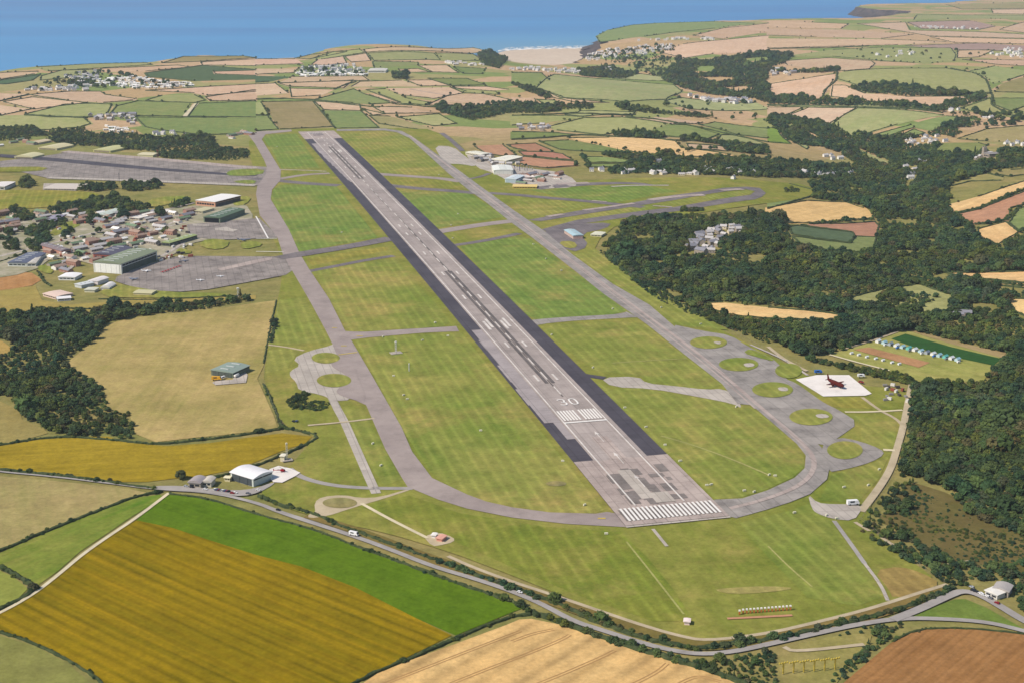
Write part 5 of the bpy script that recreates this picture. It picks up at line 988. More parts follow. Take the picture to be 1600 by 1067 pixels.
CL = [("A", "370,235 600,205 620,250 560,290 400,270", 18, 'white', 'white house in the upper left village near the sea', 'houses of the upper left village'),
 ("A", "560,262 800,240 1080,272 1200,285 1200,305 900,318 600,290", 70, 'van', 'white holiday caravan in the dense park of the upper left village', 'holiday caravans of the upper left park'),
 ("A", "130,318 560,298 540,325 150,332", 16, 'white', 'white house in the row just below the upper left village', 'houses in the row below the upper left village'),
 ("A", "530,485 820,478 860,560 760,500 600,520", 16, 'grey', 'pale grey house of the cluster left of the far runway end', 'houses of the cluster left of the far runway end'),
 ("A", "590,560 640,545 850,570 840,585 600,585", 9, 'van', 'small white unit on the ringed site left of the far runway end', 'small white units on the ringed site'),
 ("A", "930,590 1200,580 1220,608 1000,610", 7, 'white', 'small white building on the plot beyond the low wood', 'buildings on the plot beyond the low wood'),
 ("B", "260,185 600,168 700,200 690,215 250,215", 34, 'white', 'white house in the village straight beyond the runway end', 'houses of the village beyond the runway end'),
 ("B", "240,218 690,215 690,235 250,240", 34, 'van', 'white holiday caravan below the village beyond the runway end', 'holiday caravans beyond the runway end'),
 ("B", "1160,150 1420,158 1400,178 1180,165", 10, 'white', 'white house in the short row left of the beach headland', 'houses in the row left of the headland'),
 ("C", "0,180 400,198 420,222 0,200", 26, 'white', 'white house at the near edge of the sandy beach', 'houses at the near edge of the beach'),
 ("C", "440,110 640,60 1000,40 1000,78 800,110 560,135 450,142", 62, 'white', 'white house climbing the slope right of the beach', 'houses on the slope right of the beach'),
 ("C", "700,10 1300,0 1300,12 720,28", 16, 'white', 'white house along the clifftop right of the beach', 'houses along the clifftop'),
 ("C", "560,185 680,200 680,218 560,210", 5, 'white', 'white house among dark trees below the beach slope', 'houses among dark trees below the beach slope'),
 ("C", "1040,345 1180,378 1500,372 1490,412 1200,392", 22, 'white', 'white house in the string along the far valley road', 'houses along the far valley road'),
 ("C", "40,548 240,540 220,572 60,574", 9, 'grey', 'grey farm building between the pale fields beyond the airfield', 'farm buildings beyond the airfield'),
 ("C", "490,815 590,815 590,835 490,838", 3, 'white', 'white house at the left end of the row behind the airfield', 'houses at the left end of the row behind the airfield'),
 ("C", "660,822 765,822 760,842 670,842", 4, 'white', 'cream house in the second group of the row behind the airfield', 'houses of the second group behind the airfield'),
 ("C", "850,828 945,828 940,850 860,850", 4, 'white', 'white house in the middle group of the row behind the airfield', 'houses of the middle group behind the airfield'),
 ("C", "1020,830 1150,840 1150,860 1030,855", 4, 'white', 'white house in the fourth group of the row behind the airfield', 'houses of the fourth group behind the airfield'),
 ("C", "1180,815 1490,812 1490,842 1200,842", 11, 'white', 'white house in the right group of the row behind the airfield', 'houses of the right group behind the airfield'),
 ("C", "870,765 920,765 915,790 875,790", 1, 'white', 'white house alone among the trees above the row', None),
 ("C", "1318,872 1370,872 1370,892 1318,890", 1, 'white', 'white building alone at the airfield edge below the row', None),
 ("H", "190,92 300,66 520,84 500,118 300,105", 26, 'white', 'white house of the close at the top of the wooded valley', 'white houses of the close above the valley'),
 ("D", "800,880 1080,840 1120,880 900,902", 9, 'white', 'white house half hidden in the right hand valley wood', 'houses half hidden in the valley wood'),
 ("D", "345,962 460,958 460,995 350,998", 4, 'white', 'cream house in the clearing left of the valley wood', 'houses in the clearing left of the valley wood'),
 ("D", "1260,985 1400,940 1415,990 1280,1005", 6, 'grey', 'grey stone house near the small church at upper right', 'stone houses near the small church'),
 ("D", "920,1000 980,1000 980,1030 930,1030", 2, 'white', 'white house alone deep in the valley wood', 'pair of white houses deep in the valley wood'),
 ("D", "1450,880 1581,880 1581,905 1460,905", 5, 'white', 'white farmhouse at the far right beside the pale fields', 'farmhouses at the far right'),
 ("D", "1120,680 1190,680 1190,698 1130,698", 3, 'white', 'white cottage at the junction of hedges under the shaded hill', 'cottages under the shaded hill'),
 ("D", "1320,730 1400,735 1400,750 1320,748", 2, 'white', 'white cottage in the trees right of the hedge junction', 'cottages right of the hedge junction'),
 ("D", "0,430 150,440 170,470 0,470", 9, 'grey', 'pale grey building at the edge of the far wooded hillside', 'buildings at the edge of the far wooded hillside'),
 ("D", "650,335 900,310 900,350 700,360", 6, 'white', 'pale farm building on the far green plateau', 'farm buildings on the far plateau'),
 ("D", "900,165 1300,172 1300,185 900,180", 14, 'white', 'tiny pale house in the line across the far stubble plain', 'line of houses across the far plain'),
 ("D", "1350,345 1480,300 1570,312 1570,360", 16, 'grey', 'grey house in the dense far estate at the right edge', 'houses of the far estate at the right edge'),
 ("H", "845,40 915,48 905,75 850,70", 2, 'white', 'white house in the trees above the narrow clearing', 'white houses above the narrow clearing'),
 ("H", "870,92 920,95 900,125 880,130", 2, 'white', 'pale house at the head of the narrow clearing', 'pale houses at the narrow clearing'),
 ("H", "730,88 790,92 790,110 730,105", 2, 'white', 'white house left of the narrow clearing in the woods', 'white houses left of the narrow clearing'),
 ("G", "1090,560 1130,490 1220,440 1380,415 1440,460 1300,490 1260,575 1180,590", 30, 'grey', 'pale stone building of the complex inside the big wood', 'buildings of the stone complex inside the big wood'),
 ("H", "1160,958 1250,968 1230,985 1170,975", 3, 'grey', 'low pale building at the corner of the clearing', 'low pale buildings by the clearing'),
 ("E", "-60,330 90,330 130,390 100,470 -60,480", 9, 'camp', 'camp building at the left edge behind the big round trees', 'camp buildings at the left edge'),
 ("E", "210,330 420,330 560,330 500,400 420,365 200,400", 9, 'camp', 'camp building between the two dark tree belts', 'camp buildings between the tree belts'),
 ("E", "600,340 900,330 1180,330 1160,390 900,420 640,440", 18, 'camp', 'low camp hut on the rising ground behind the main hangar', 'camp huts behind the main hangar'),
 ("E", "320,560 560,500 760,420 1000,420 1060,470 900,540 760,540 600,640 400,640 280,600", 34, 'camp', 'camp building in the crowded block left of the main hangar', 'camp buildings left of the main hangar'),
 ("E", "330,640 480,640 480,700 340,700", 4, 'camp', 'grey camp building beside the small lawn', 'camp buildings beside the small lawn'),
 ("Q", "470,310 680,300 900,330 1000,380 940,400 700,400 560,360", 16, 'grey', 'small pale unit crowded around the terminal hangars', 'small units around the terminal hangars'),
 ("Q", "980,500 1440,500 1420,540 1260,570 1000,600", 14, 'camp', 'low pale unit right of the yellow fronted building', 'low units right of the yellow fronted building'),
 ("E", "130,600 300,580 320,600 200,640", 0, 'camp', '', ''),
 ("A", "0,600 240,640 230,660 0,670", 5, 'camp', 'pale building at the left edge by the cross runway', 'buildings at the left edge by the cross runway'),
 ("A", "1360,600 1540,570 1540,600 1400,640", 5, 'camp', 'low building on the bare plot left of the runway end', 'low buildings left of the runway end')]
CA = math.atan2(*(W([(560, 350)])[0] - W([(300, 420)])[0])[::-1])
for t, p, n_, sty, lb, gp in CL:
    ca = W(T('E', [(580, 700), (1028, 600)])); a0 = math.atan2(*(ca[1] - ca[0])[::-1])
    cluster(t, [tuple(map(float, q.split(','))) for q in p.split()], n_, sty, lb, gp, 'caravan' if sty == 'van' else ('hut' if sty == 'camp' else 'house'), a0 if sty == 'camp' else .2, .06 if sty == 'camp' else .35, 9 if sty == 'van' else (26 if sty == 'camp' else 14))
HO = [o for o in HO if o.data.name.startswith('house')]
HO.sort(key=lambda o: o.location.y)
if len(HO) > 285:      # past the limit: the farthest, smallest houses become one object
    V = []; Fc = []; MI = []; ms = [HW, RG, GLASS]
    for o in HO[285:]:
        M_ = Matrix.LocRotScale(o.location, o.rotation_euler, o.scale); k = len(V); V += [M_ @ v.co for v in o.data.vertices]
        for p in o.data.polygons: Fc.append([k + q for q in p.vertices]); MI.append(p.material_index)
    me = mesh('far_houses', V, Fc, MI); [me.materials.append(q) for q in ms]; tag(link('far_houses', me, None), 'the farthest white houses of the coast villages and the plain', kind='stuff')
    for o in HO[285:]: bpy.data.objects.remove(o)
def hangar(name, label, cat, A, B, C_, h, wallc, roofc, rise=1.5, door=None, doorc=(60, 66, 72), windows=True, ribs=True, grp=None, ndoor=6, base=.9, sidec=None):
    """A, B near wall feet (left, right), C_ far right foot; long side B->C_. parts: walls, roof, door leaves, window bands"""
    a, b_, c_ = W([A, B, C_]); u = b_ - a; Lu = np.hypot(*u); u = u / Lu; v_ = np.array([-u[1], u[0]]); Lv = abs((c_ - b_) @ v_)
    o = bpy.data.objects.new(name, None); COL.objects.link(o); o.location = (a[0], a[1], float(H(*((a + c_) / 2))) + base); o.rotation_euler = (0, 0, math.atan2(u[1], u[0])); tag(o, label, cat, grp)
    V = []; Fc = []; box(V, Fc, 0, Lu, 0, Lv, -3, h); V += [(0, Lv / 2, h + rise * .98), (Lu, Lv / 2, h + rise * .98)]; V += [(0, 0, h), (0, Lv, h), (Lu, 0, h), (Lu, Lv, h)]
    link('walls', mesh('walls', V, Fc), wm(wallc), o)
    # roof: shallow vault along the long axis made of separate sheets' ribs
    V = []; Fc = []; n = 8; along = Lv >= Lu; e = .8
    for i in range(n + 1):
        q = i / n; z = h + .05 + rise * math.sin(math.pi * q)
        if along: V += [(-e + (Lu + 2 * e) * q, -e, z), (-e + (Lu + 2 * e) * q, Lv + e, z), (-e + (Lu + 2 * e) * q, -e, h - .5), (-e + (Lu + 2 * e) * q, Lv + e, h - .5)]
        else: V += [(-e, Lv + e - (Lv + 2 * e) * q, z), (Lu + e, Lv + e - (Lv + 2 * e) * q, z), (-e, Lv + e - (Lv + 2 * e) * q, h - .5), (Lu + e, Lv + e - (Lv + 2 * e) * q, h - .5)]
        if i:
            k = 4 * i; Fc += [(k - 4, k, k + 1, k - 3), (k - 4, k - 2, k + 2, k), (k - 3, k + 1, k + 3, k - 1)]
    V_ = len(V); 
    Fc += [(0, 1, 3, 2), (4 * n, 4 * n + 2, 4 * n + 3, 4 * n + 1)]
    rf = link('roof', mesh('roof', V, Fc), wm(roofc, .6), o)
    if ribs:
        L_, S_ = (Lv, Lu) if along else (Lu, Lv); nr = max(3, int(L_ / 12))
        for i in range(nr):
            q = (i + .5) / nr * L_; V = []; Fc = []
            if along: box(V, Fc, Lu * .32, Lu * .68, q - 1.0, q + 1.0, h, h + rise + .35)
            else: box(V, Fc, q - 1.0, q + 1.0, Lv * .32, Lv * .68, h, h + rise + .35)
            link('roof_light', mesh('roof_light', V, Fc), wm((200, 204, 200), .5), rf)
    if door in ('front', 'both'):
        nd = max(2, ndoor); wd = Lu * .86 / nd
        for i in range(nd): V = []; Fc = []; box(V, Fc, Lu * .07 + i * wd + .15, Lu * .07 + (i + 1) * wd - .15, -.35 - .2 * (i % 2), -.02, -.5, h * .86); link('door_leaf', mesh('door_leaf', V, Fc), wm(doorc), o)
    if door in ('side', 'both'):
        nd = max(3, int(Lv / 11)); wd = Lv * .94 / nd; doorc = sidec or doorc
        for i in range(nd): V = []; Fc = []; box(V, Fc, Lu + .02, Lu + .35 + .2 * (i % 2), Lv * .03 + i * wd + .2, Lv * .03 + (i + 1) * wd - .2, -.5, h * .62); link('door_leaf', mesh('door_leaf', V, Fc), wm(doorc), o)
    if windows:
        nd = max(2, int(Lv / 9)); wd = Lv * .94 / nd
        for i in range(nd): V = []; Fc = []; box(V, Fc, Lu + .02, Lu + .2, Lv * .03 + i * wd + .4, Lv * .03 + (i + 1) * wd - .4, h * .7, h * .88); link('window', mesh('window', V, Fc), GLASS, o)
        if door != 'front' and door != 'both':
            nd = max(2, int(Lu / 6)); wd = Lu * .9 / nd
            for i in range(nd): V = []; Fc = []; box(V, Fc, Lu * .05 + i * wd + .6, Lu * .05 + (i + 1) * wd - .6, -.2, -.02, h * .3, h * .6); link('window', mesh('window', V, Fc), GLASS, o)
    return o
e_ = lambda *p: T('E', list(p)); q_ = lambda *p: T('Q', list(p)); s_ = lambda *p: T('S', list(p)); r_ = lambda *p: T('R', list(p)); g_ = lambda *p: T('G', list(p)); a_ = lambda *p: T('A', list(p)); i_ = lambda *p: T('I', list(p))
hangar('hangar', 'huge hangar with bright white end doors and weathered grey green roof beside the apron', 'hangar', *e_((580, 695), (752, 708), (1030, 628)), 15, (214, 216, 208), (136, 146, 120), 2.5, 'both', (250, 250, 246), ndoor=9, sidec=(92, 100, 88))
hangar('hangar', 'brick hangar with plain white roof next to the old cross runway', 'hangar', *e_((1210, 285), (1330, 296), (1425, 250)), 10, (206, 158, 130), (246, 244, 240), .8, 'side', (92, 88, 84), ribs=False)
hangar('hangar', 'dark green hangar with a black open doorway on the upper apron', 'hangar', *e_((1258, 388), (1360, 394), (1468, 335)), 9, (120, 132, 112), (98, 118, 96), 1.6, 'front', (22, 24, 30), ndoor=3, windows=False)  # solid near-black leaves: the shade inside the open doorway is put into their colour
hangar('shed', 'long low shed with pale green roof at the tip of the main hangar', 'shed', *e_((1000, 535), (1050, 540), (1168, 485)), 6, (96, 98, 88), (160, 174, 116), 1.0, 'side', (110, 112, 104))
hangar('workshop', 'long workshop with slate blue roof and white front at the left edge of the camp', 'workshop', *e_((50, 662), (165, 664), (250, 602)), 6, (224, 226, 218), (106, 112, 132), 2.0, None)
hangar('workshop', 'white sawtooth workshop right of the slate blue roof', 'workshop', *e_((168, 664), (222, 662), (330, 600)), 5, (230, 230, 222), (214, 206, 194), 1.2, None)
hangar('warehouse', 'flat pale warehouse at the left edge below the cross runway', 'warehouse', *e_((-60, 190), (30, 190), (110, 160)), 7, (220, 214, 204), (236, 230, 224), .6, None, ribs=False)
hangar('store', 'low pale store left of the dark square tree belt', 'store', *e_((268, 190), (470, 192), (480, 160)), 3, (214, 204, 194), (214, 204, 192), .5, None, ribs=False)
hangar('barrack', 'red brick barrack with dark slate roof left of the main hangar', 'barrack', *e_((580, 615), (700, 622), (745, 570)), 8, (160, 92, 80), (96, 94, 110), 2, None)
hangar('barrack', 'lower red brick wing in front of the barrack', 'barrack', *e_((640, 640), (700, 642), (720, 618)), 6, (170, 100, 88), (140, 112, 100), 1, None, ribs=False)
hangar('barrack', 'long slate roofed block at the top of the crowded camp', 'barrack', *e_((380, 590), (440, 580), (620, 490)), 6, (190, 140, 124), (140, 126, 128), 1.6, None)
hangar('store', 'purple roofed store behind the tree belt', 'store', *e_((270, 400), (340, 400), (400, 365)), 6, (170, 120, 120), (150, 144, 164), 1.2, None)
hangar('store', 'white roofed long store beside the rising camp road', 'store', *e_((800, 372), (860, 378), (1030, 325)), 4, (214, 200, 186), (240, 232, 222), .7, None)
hangar('store', 'pale green roofed store beside the white roofed long store', 'store', *e_((590, 358), (660, 362), (730, 320)), 5, (180, 170, 160), (196, 208, 198), .8, None)
hangar('shelter', 'domed khaki aircraft shelter beyond the cross runway, left one', 'shelter', *a_((235, 688), (350, 694), (362, 668)), 4, (214, 202, 160), (216, 206, 164), 4, 'front', (150, 140, 116), windows=False, ribs=False)
hangar('shelter', 'domed yellow grey aircraft shelter beyond the cross runway, right one', 'shelter', *a_((575, 702), (682, 708), (700, 682)), 4, (206, 200, 140), (206, 204, 150), 4, 'front', (150, 140, 116), windows=False, ribs=False)
hangar('shelter', 'domed aircraft shelter at the left end of the cross runway', 'shelter', *a_((90, 744), (200, 748), (225, 728)), 4, (214, 208, 160), (216, 210, 166), 4, 'front', (150, 140, 116), windows=False, ribs=False)
hangar('shelter', 'long low shelter along the far side of the cross runway', 'shelter', *a_((850, 732), (945, 736), (950, 720)), 4, (210, 204, 160), (214, 206, 170), 2, None, windows=False, ribs=False)
hangar('shelter', 'pinkish shelter beside the far left wood', 'shelter', *a_((180, 655), (240, 658), (260, 640)), 4, (214, 196, 160), (214, 198, 164), 2.4, 'front', (150, 120, 100), windows=False, ribs=False)
hangar('terminal', 'cream terminal block with flat roof right of the far runway end, left one', 'terminal', *q_((450, 285), (610, 310), (640, 285)), 6, (228, 220, 196), (240, 236, 216), .6, None)
hangar('hangar', 'large cream hangar in the middle of the terminal area', 'hangar', *q_((700, 370), (870, 385), (880, 330)), 8, (226, 216, 180), (244, 240, 222), 1.5, None)
hangar('hangar', 'large white hangar in front of the car park', 'hangar', *q_((745, 492), (945, 490), (945, 440)), 9, (232, 232, 220), (238, 240, 232), 2, 'front', (240, 240, 230), ndoor=8)
hangar('hangar', 'pale blue hangar nearest the parallel taxiway', 'hangar', *q_((860, 575), (975, 582), (975, 540)), 8, (206, 218, 222), (214, 226, 232), 2, 'front', (180, 196, 204))
hangar('terminal', 'long cream and pink building behind the yellow strip', 'terminal', *q_((985, 555), (1150, 545), (1150, 515)), 5, (232, 204, 186), (236, 220, 208), .6, None)
hangar('store', 'small white store behind the cream hangar', 'store', *q_((1150, 545), (1260, 545), (1260, 525)), 4, (236, 232, 224), (236, 230, 222), .6, None)
hangar('fire_station', 'yellow fronted low building at the edge of the airfield grass', 'building', *q_((940, 635), (1190, 638), (1190, 615)), 3.5, (228, 194, 92), (236, 206, 130), .4, None, ribs=False)
hangar('hangar', 'small hangar with pale teal roof beside the curved taxiway', 'hangar', *g_((378, 494), (440, 491), (440, 452)), 6, (200, 176, 164), (178, 206, 214), 1.2, 'front', (226, 190, 176))
hangar('shed', 'small cream shed right of the teal hangar', 'shed', *g_((485, 475), (550, 480), (545, 460)), 3, (220, 214, 180), (222, 220, 196), .6, None, ribs=False)
hangar('hangar', 'modern pale grey hangar with barrel roof beside the helipad', 'hangar', *r_((805, 395), (1042, 470), (1200, 378)), 7, (206, 212, 206), (240, 238, 240), 2.2, 'front', (78, 84, 88), ndoor=5, ribs=False)
hangar('farmhouse', 'grey stone farmhouse beside the lone dark tree', 'house', *r_((365, 480), (490, 490), (500, 430)), 5, (176, 166, 150), (170, 162, 162), 2, None, ribs=False)
hangar('farmhouse', 'pale barn between the farmhouse and the car park', 'barn', *r_((510, 470), (600, 475), (612, 425)), 4.5, (216, 208, 190), (208, 200, 188), 1.6, None, ribs=False)
hangar('shed', 'small cream shed in front of the barrel roofed hangar', 'shed', *r_((740, 410), (795, 415), (800, 395)), 3, (226, 216, 176), (232, 224, 190), .5, None, ribs=False)
hangar('shed', 'cream equipment cabin at the foot of the slim mast', 'shed', *r_((1320, 205), (1362, 208), (1364, 185)), 5, (238, 228, 196), (236, 230, 210), .3, None, ribs=False, windows=False)
hangar('shed', 'grey green roofed building alone in the big khaki field', 'shed', *i_((1305, 420), (1440, 440), (1450, 380)), 6, (110, 120, 106), (144, 160, 150), 1.5, 'front', (90, 98, 92))
hangar('shed', 'white curved roof building at the museum corner', 'shed', *s_((610, 388), (780, 392), (880, 350)), 4, (230, 228, 226), (246, 244, 244), 1.2, None, ribs=False)
hangar('shed', 'pale pink roofed shed on the bare museum plot', 'shed', *s_((450, 555), (580, 590), (640, 520)), 3, (222, 196, 180), (232, 206, 190), .8, None, ribs=False)
hangar('shed', 'white flat roofed shed at the tip of the bare museum plot', 'shed', *s_((600, 612), (740, 600), (760, 575)), 3, (236, 234, 234), (240, 238, 238), .5, None, ribs=False)
hangar('shed', 'white vaulted tent hangar right of the museum plot', 'tent', *s_((1050, 490), (1140, 492), (1145, 450)), 3, (236, 232, 228), (240, 236, 230), 3, None, windows=False, ribs=False)
hangar('shed', 'white peaked store in front of the dark round bush', 'shed', *s_((925, 430), (1020, 440), (1010, 390)), 5, (232, 224, 222), (236, 230, 228), 2, None, windows=False, ribs=False)
hangar('shed', 'cream long shed with dark roof edge on the museum site', 'shed', *s_((880, 515), (985, 518), (960, 490)), 3, (222, 218, 190), (214, 214, 196), .5, None, windows=False, ribs=False)
hangar('shed', 'greyish shed with striped roof on the museum site', 'shed', *s_((780, 460), (850, 475), (860, 420)), 4, (200, 204, 204), (214, 218, 220), 1, None, windows=False)
hangar('bunker', 'cream blast pen below the apron', 'bunker', *e_((825, 838), (935, 842), (985, 822)), 3, (220, 210, 176), (206, 200, 160), .6, None, windows=False, ribs=False)
hangar('farm_barn', 'white roofed barn in the trees at the bottom right corner', 'barn', *T('P', [(985, 668), (1040, 690), (1045, 660)]), 4, (226, 222, 214), (236, 232, 224), 1.2, None, ribs=False)
hangar('farm_barn', 'grey roofed barn behind the parked cars at the bottom right', 'barn', *T('P', [(1020, 665), (1090, 680), (1060, 645)]), 5, (170, 162, 152), (178, 172, 168), 1.6, None, ribs=False)
hangar('school', 'long white building in the village beyond the runway end', 'school', *T('B', [(690, 215), (800, 215), (800, 200)]), 7, (238, 236, 228), (214, 210, 200), 1.5, None, ribs=False)
hangar('store', 'pale camp store with ochre roof beside the cross runway road', 'store', *e_((1190, 330), (1250, 335), (1290, 312)), 4, (214, 206, 176), (204, 198, 160), .8, None, ribs=False)
# church with tower near the stone houses
ch = hangar('church', 'small stone church with a square tower at upper right', 'church', *T('D', [(1330, 975), (1365, 978), (1372, 962)]), 9, (172, 160, 146), (150, 146, 144), 3, None, ribs=False)
V = []; Fc = []; box(V, Fc, -8, 0, 0, 8, -2, 22)
for i in range(4): box(V, Fc, -8 + (i % 2) * 6.5, -6.5 + (i % 2) * 6.5, (i // 2) * 6.5, (i // 2) * 6.5 + 1.5, 22, 24.5)
link('tower', mesh('tower', V, Fc), wm((168, 156, 140)), ch)

# ------------------------------------------------------------------ vehicles, aircraft, equipment
TYRE = plain('tyre', (30, 30, 32), .9)
def lathe(name, prof, n, m, parent=None, axis='x'):
    """rings of (position, half width, half height, z) along x"""
    V = []; Fc = []
    for x, ry, rz_, z in prof:
        for i in range(n): a = i * 2 * math.pi / n; V.append((x, ry * math.cos(a), z + rz_ * math.sin(a)))
    for j in range(len(prof) - 1):
        for i in range(n): Fc.append((j * n + i, j * n + (i + 1) % n, (j + 1) * n + (i + 1) % n, (j + 1) * n + i))
    Fc += [tuple(range(n))[::-1], tuple((len(prof) - 1) * n + i for i in range(n))]
    return link(name, mesh(name, V, Fc, None, True), m, parent)
def car_mesh(c, van=False, L=4.4):
    V = []; Fc = []; MI = []; x = L / 2; h = 2.3 if van else .9
    P = [(-x, .35), (x, .35), (x, .8), (x * .45, .95), (x * .2, 1.45), (-x * .7, 1.45), (-x, .95)] if not van else [(-x, .4), (x, .4), (x, 1.1), (x * .75, 2.2), (-x, 2.3)]
    n = len(P); V += [(a, -.9, b) for a, b in P] + [(a, .9, b) for a, b in P]; Fc += [tuple(range(n)), tuple(range(2 * n - 1, n - 1, -1))]; MI += [0, 0]
    for i in range(n):
        j = (i + 1) % n; Fc.append((j, i, n + i, n + j)); MI.append(1 if (not van and i in (3, 5)) or (van and i == 2) else 0)
    k = len(Fc); zt = (1.0, 1.38) if not van else (1.3, 2.0); box(V, Fc, -x * .6, x * .15, -.93, .93, *zt); MI += [1] * (len(Fc) - k)
    k = len(Fc)
    for sx in (-.6, .6):
        for sy in (-1, 1): box(V, Fc, sx * x - .32, sx * x + .32, sy * .82 - .1, sy * .82 + .1, 0, .64)
    MI += [2] * (len(Fc) - k)
    me = mesh('parked_car', V, Fc, MI); me.materials.append(plain('car_paint', c, .35, .03)); me.materials.append(GLASS); me.materials.append(TYRE); return me
CM = {k: car_mesh(c) for k, c in dict(white=(236, 236, 236), silver=(176, 180, 186), dark=(40, 44, 54), red=(150, 30, 34), blue=(48, 80, 140), grey=(110, 112, 118)).items()}
VM = {k: car_mesh(c, True, 5.6) for k, c in dict(white=(240, 240, 240), blue=(50, 110, 190), yellow=(226, 168, 40), grey=(130, 134, 138)).items()}
def car(px, py, k, rz, label, group=None, van=False, sc_=1.0):
    o = bpy.data.objects.new('parked_van' if van else 'parked_car', (VM if van else CM)[k]); COL.objects.link(o); put(o, px, py, rz, 1.45); o.scale = (sc_,) * 3; tag(o, label, 'van' if van else 'car', group)
ck = list(CM)
QP = W(q_((950, 390), (1060, 385), (1180, 410), (1200, 450), (1100, 462), (960, 455))); ang0 = .2; cn = 0
for r in range(9):
    for c_ in range(34):
        q = QP[0] + np.array([c_ * 5.5 + 2, -r * 17.0 + (c_ % 2) * .5 + 10]); 
        if inside(q[None], QP)[0] and rng.random() < .75 and cn < 110:
            k = ck[int(rng.integers(6))]; o = bpy.data.objects.new('parked_car', CM[k]); COL.objects.link(o); o.location = (q[0], q[1], float(H(*q)) + 1.4); o.rotation_euler = (0, 0, 1.57 + rng.normal() * .05); tag(o, k + ' car in the rows of the terminal car park', 'car', k + ' cars in the terminal car park'); cn += 1
for i in range(11): car(*r_((640 + i * 14, 512 + i * 2))[0], ck[(i * 5) % 6], 1.3, ck[(i * 5) % 6] + ' car in the line beside the stone farm', ck[(i * 5) % 6] + ' cars beside the stone farm')
for (x, y, k) in ((540, 512, 'white'), (820, 552, 'red'), (850, 548, 'white'), (1090, 520, 'white'), (985, 555, 'grey'), (340, 480, 'silver'), (400, 490, 'dark')): car(*r_((x, y))[0], k, -.3, k + ' car on the road between the farm and the barrel roofed hangar' + (' nearest the junction' if x == 850 else ''), k + ' cars near the junction')
car(435, 799, 'dark', -.45, 'dark car driving on the public road below the helipad hangar'); car(553, 838, 'white', -.45, 'white van driving on the public road beside the bright green field', van=True, sc_=1.5)
car(812, 928, 'white', -.5, 'white car on the public road near the wheat field corner')
for i, (x, y, k) in enumerate([(925, 640, 'silver'), (930, 655, 'dark'), (945, 660, 'dark'), (965, 668, 'white'), (972, 674, 'white'), (995, 682, 'white'), (1040, 712, 'red'), (1010, 690, 'grey')]): car(*T('P', [(x, y)])[0], k, 2.2, k + ' car parked by the barn at the bottom right', k + ' cars by the bottom right barn')
car(*T('L', [(310, 412)])[0], 'blue', .1, 'bright blue lorry at the top edge of the white pad', van=True, sc_=1.6); car(*T('L', [(575, 436)])[0], 'white', .1, 'white lorry right of the white pad', van=True, sc_=1.5)
car(*T('L', [(575, 472)])[0], 'red', -.6, 'dark red car on the right edge of the white pad', sc_=1.4)
car(*i_((1338, 455))[0], 'yellow', 0, 'orange yellow lorry in front of the building in the khaki field', van=True, sc_=1.9)
car(*i_((1378, 445))[0], 'white', 1, 'white lorry beside the orange yellow one', van=True, sc_=1.2)
for x in (232, 252): car(*T('J', [(x, 712)])[0], 'dark' if x == 232 else 'blue', 1.2, ('dark' if x == 232 else 'blue') + ' vehicle standing on the grass by the hedge corner')
car(*T('P', [(385, 262)])[0], 'white', .2, 'white van on the concrete spur at the right end of the taxiway', van=True, sc_=2.0)
for (x, y, k) in ((900, 640, 'grey'), (560, 735, 'blue')): pass
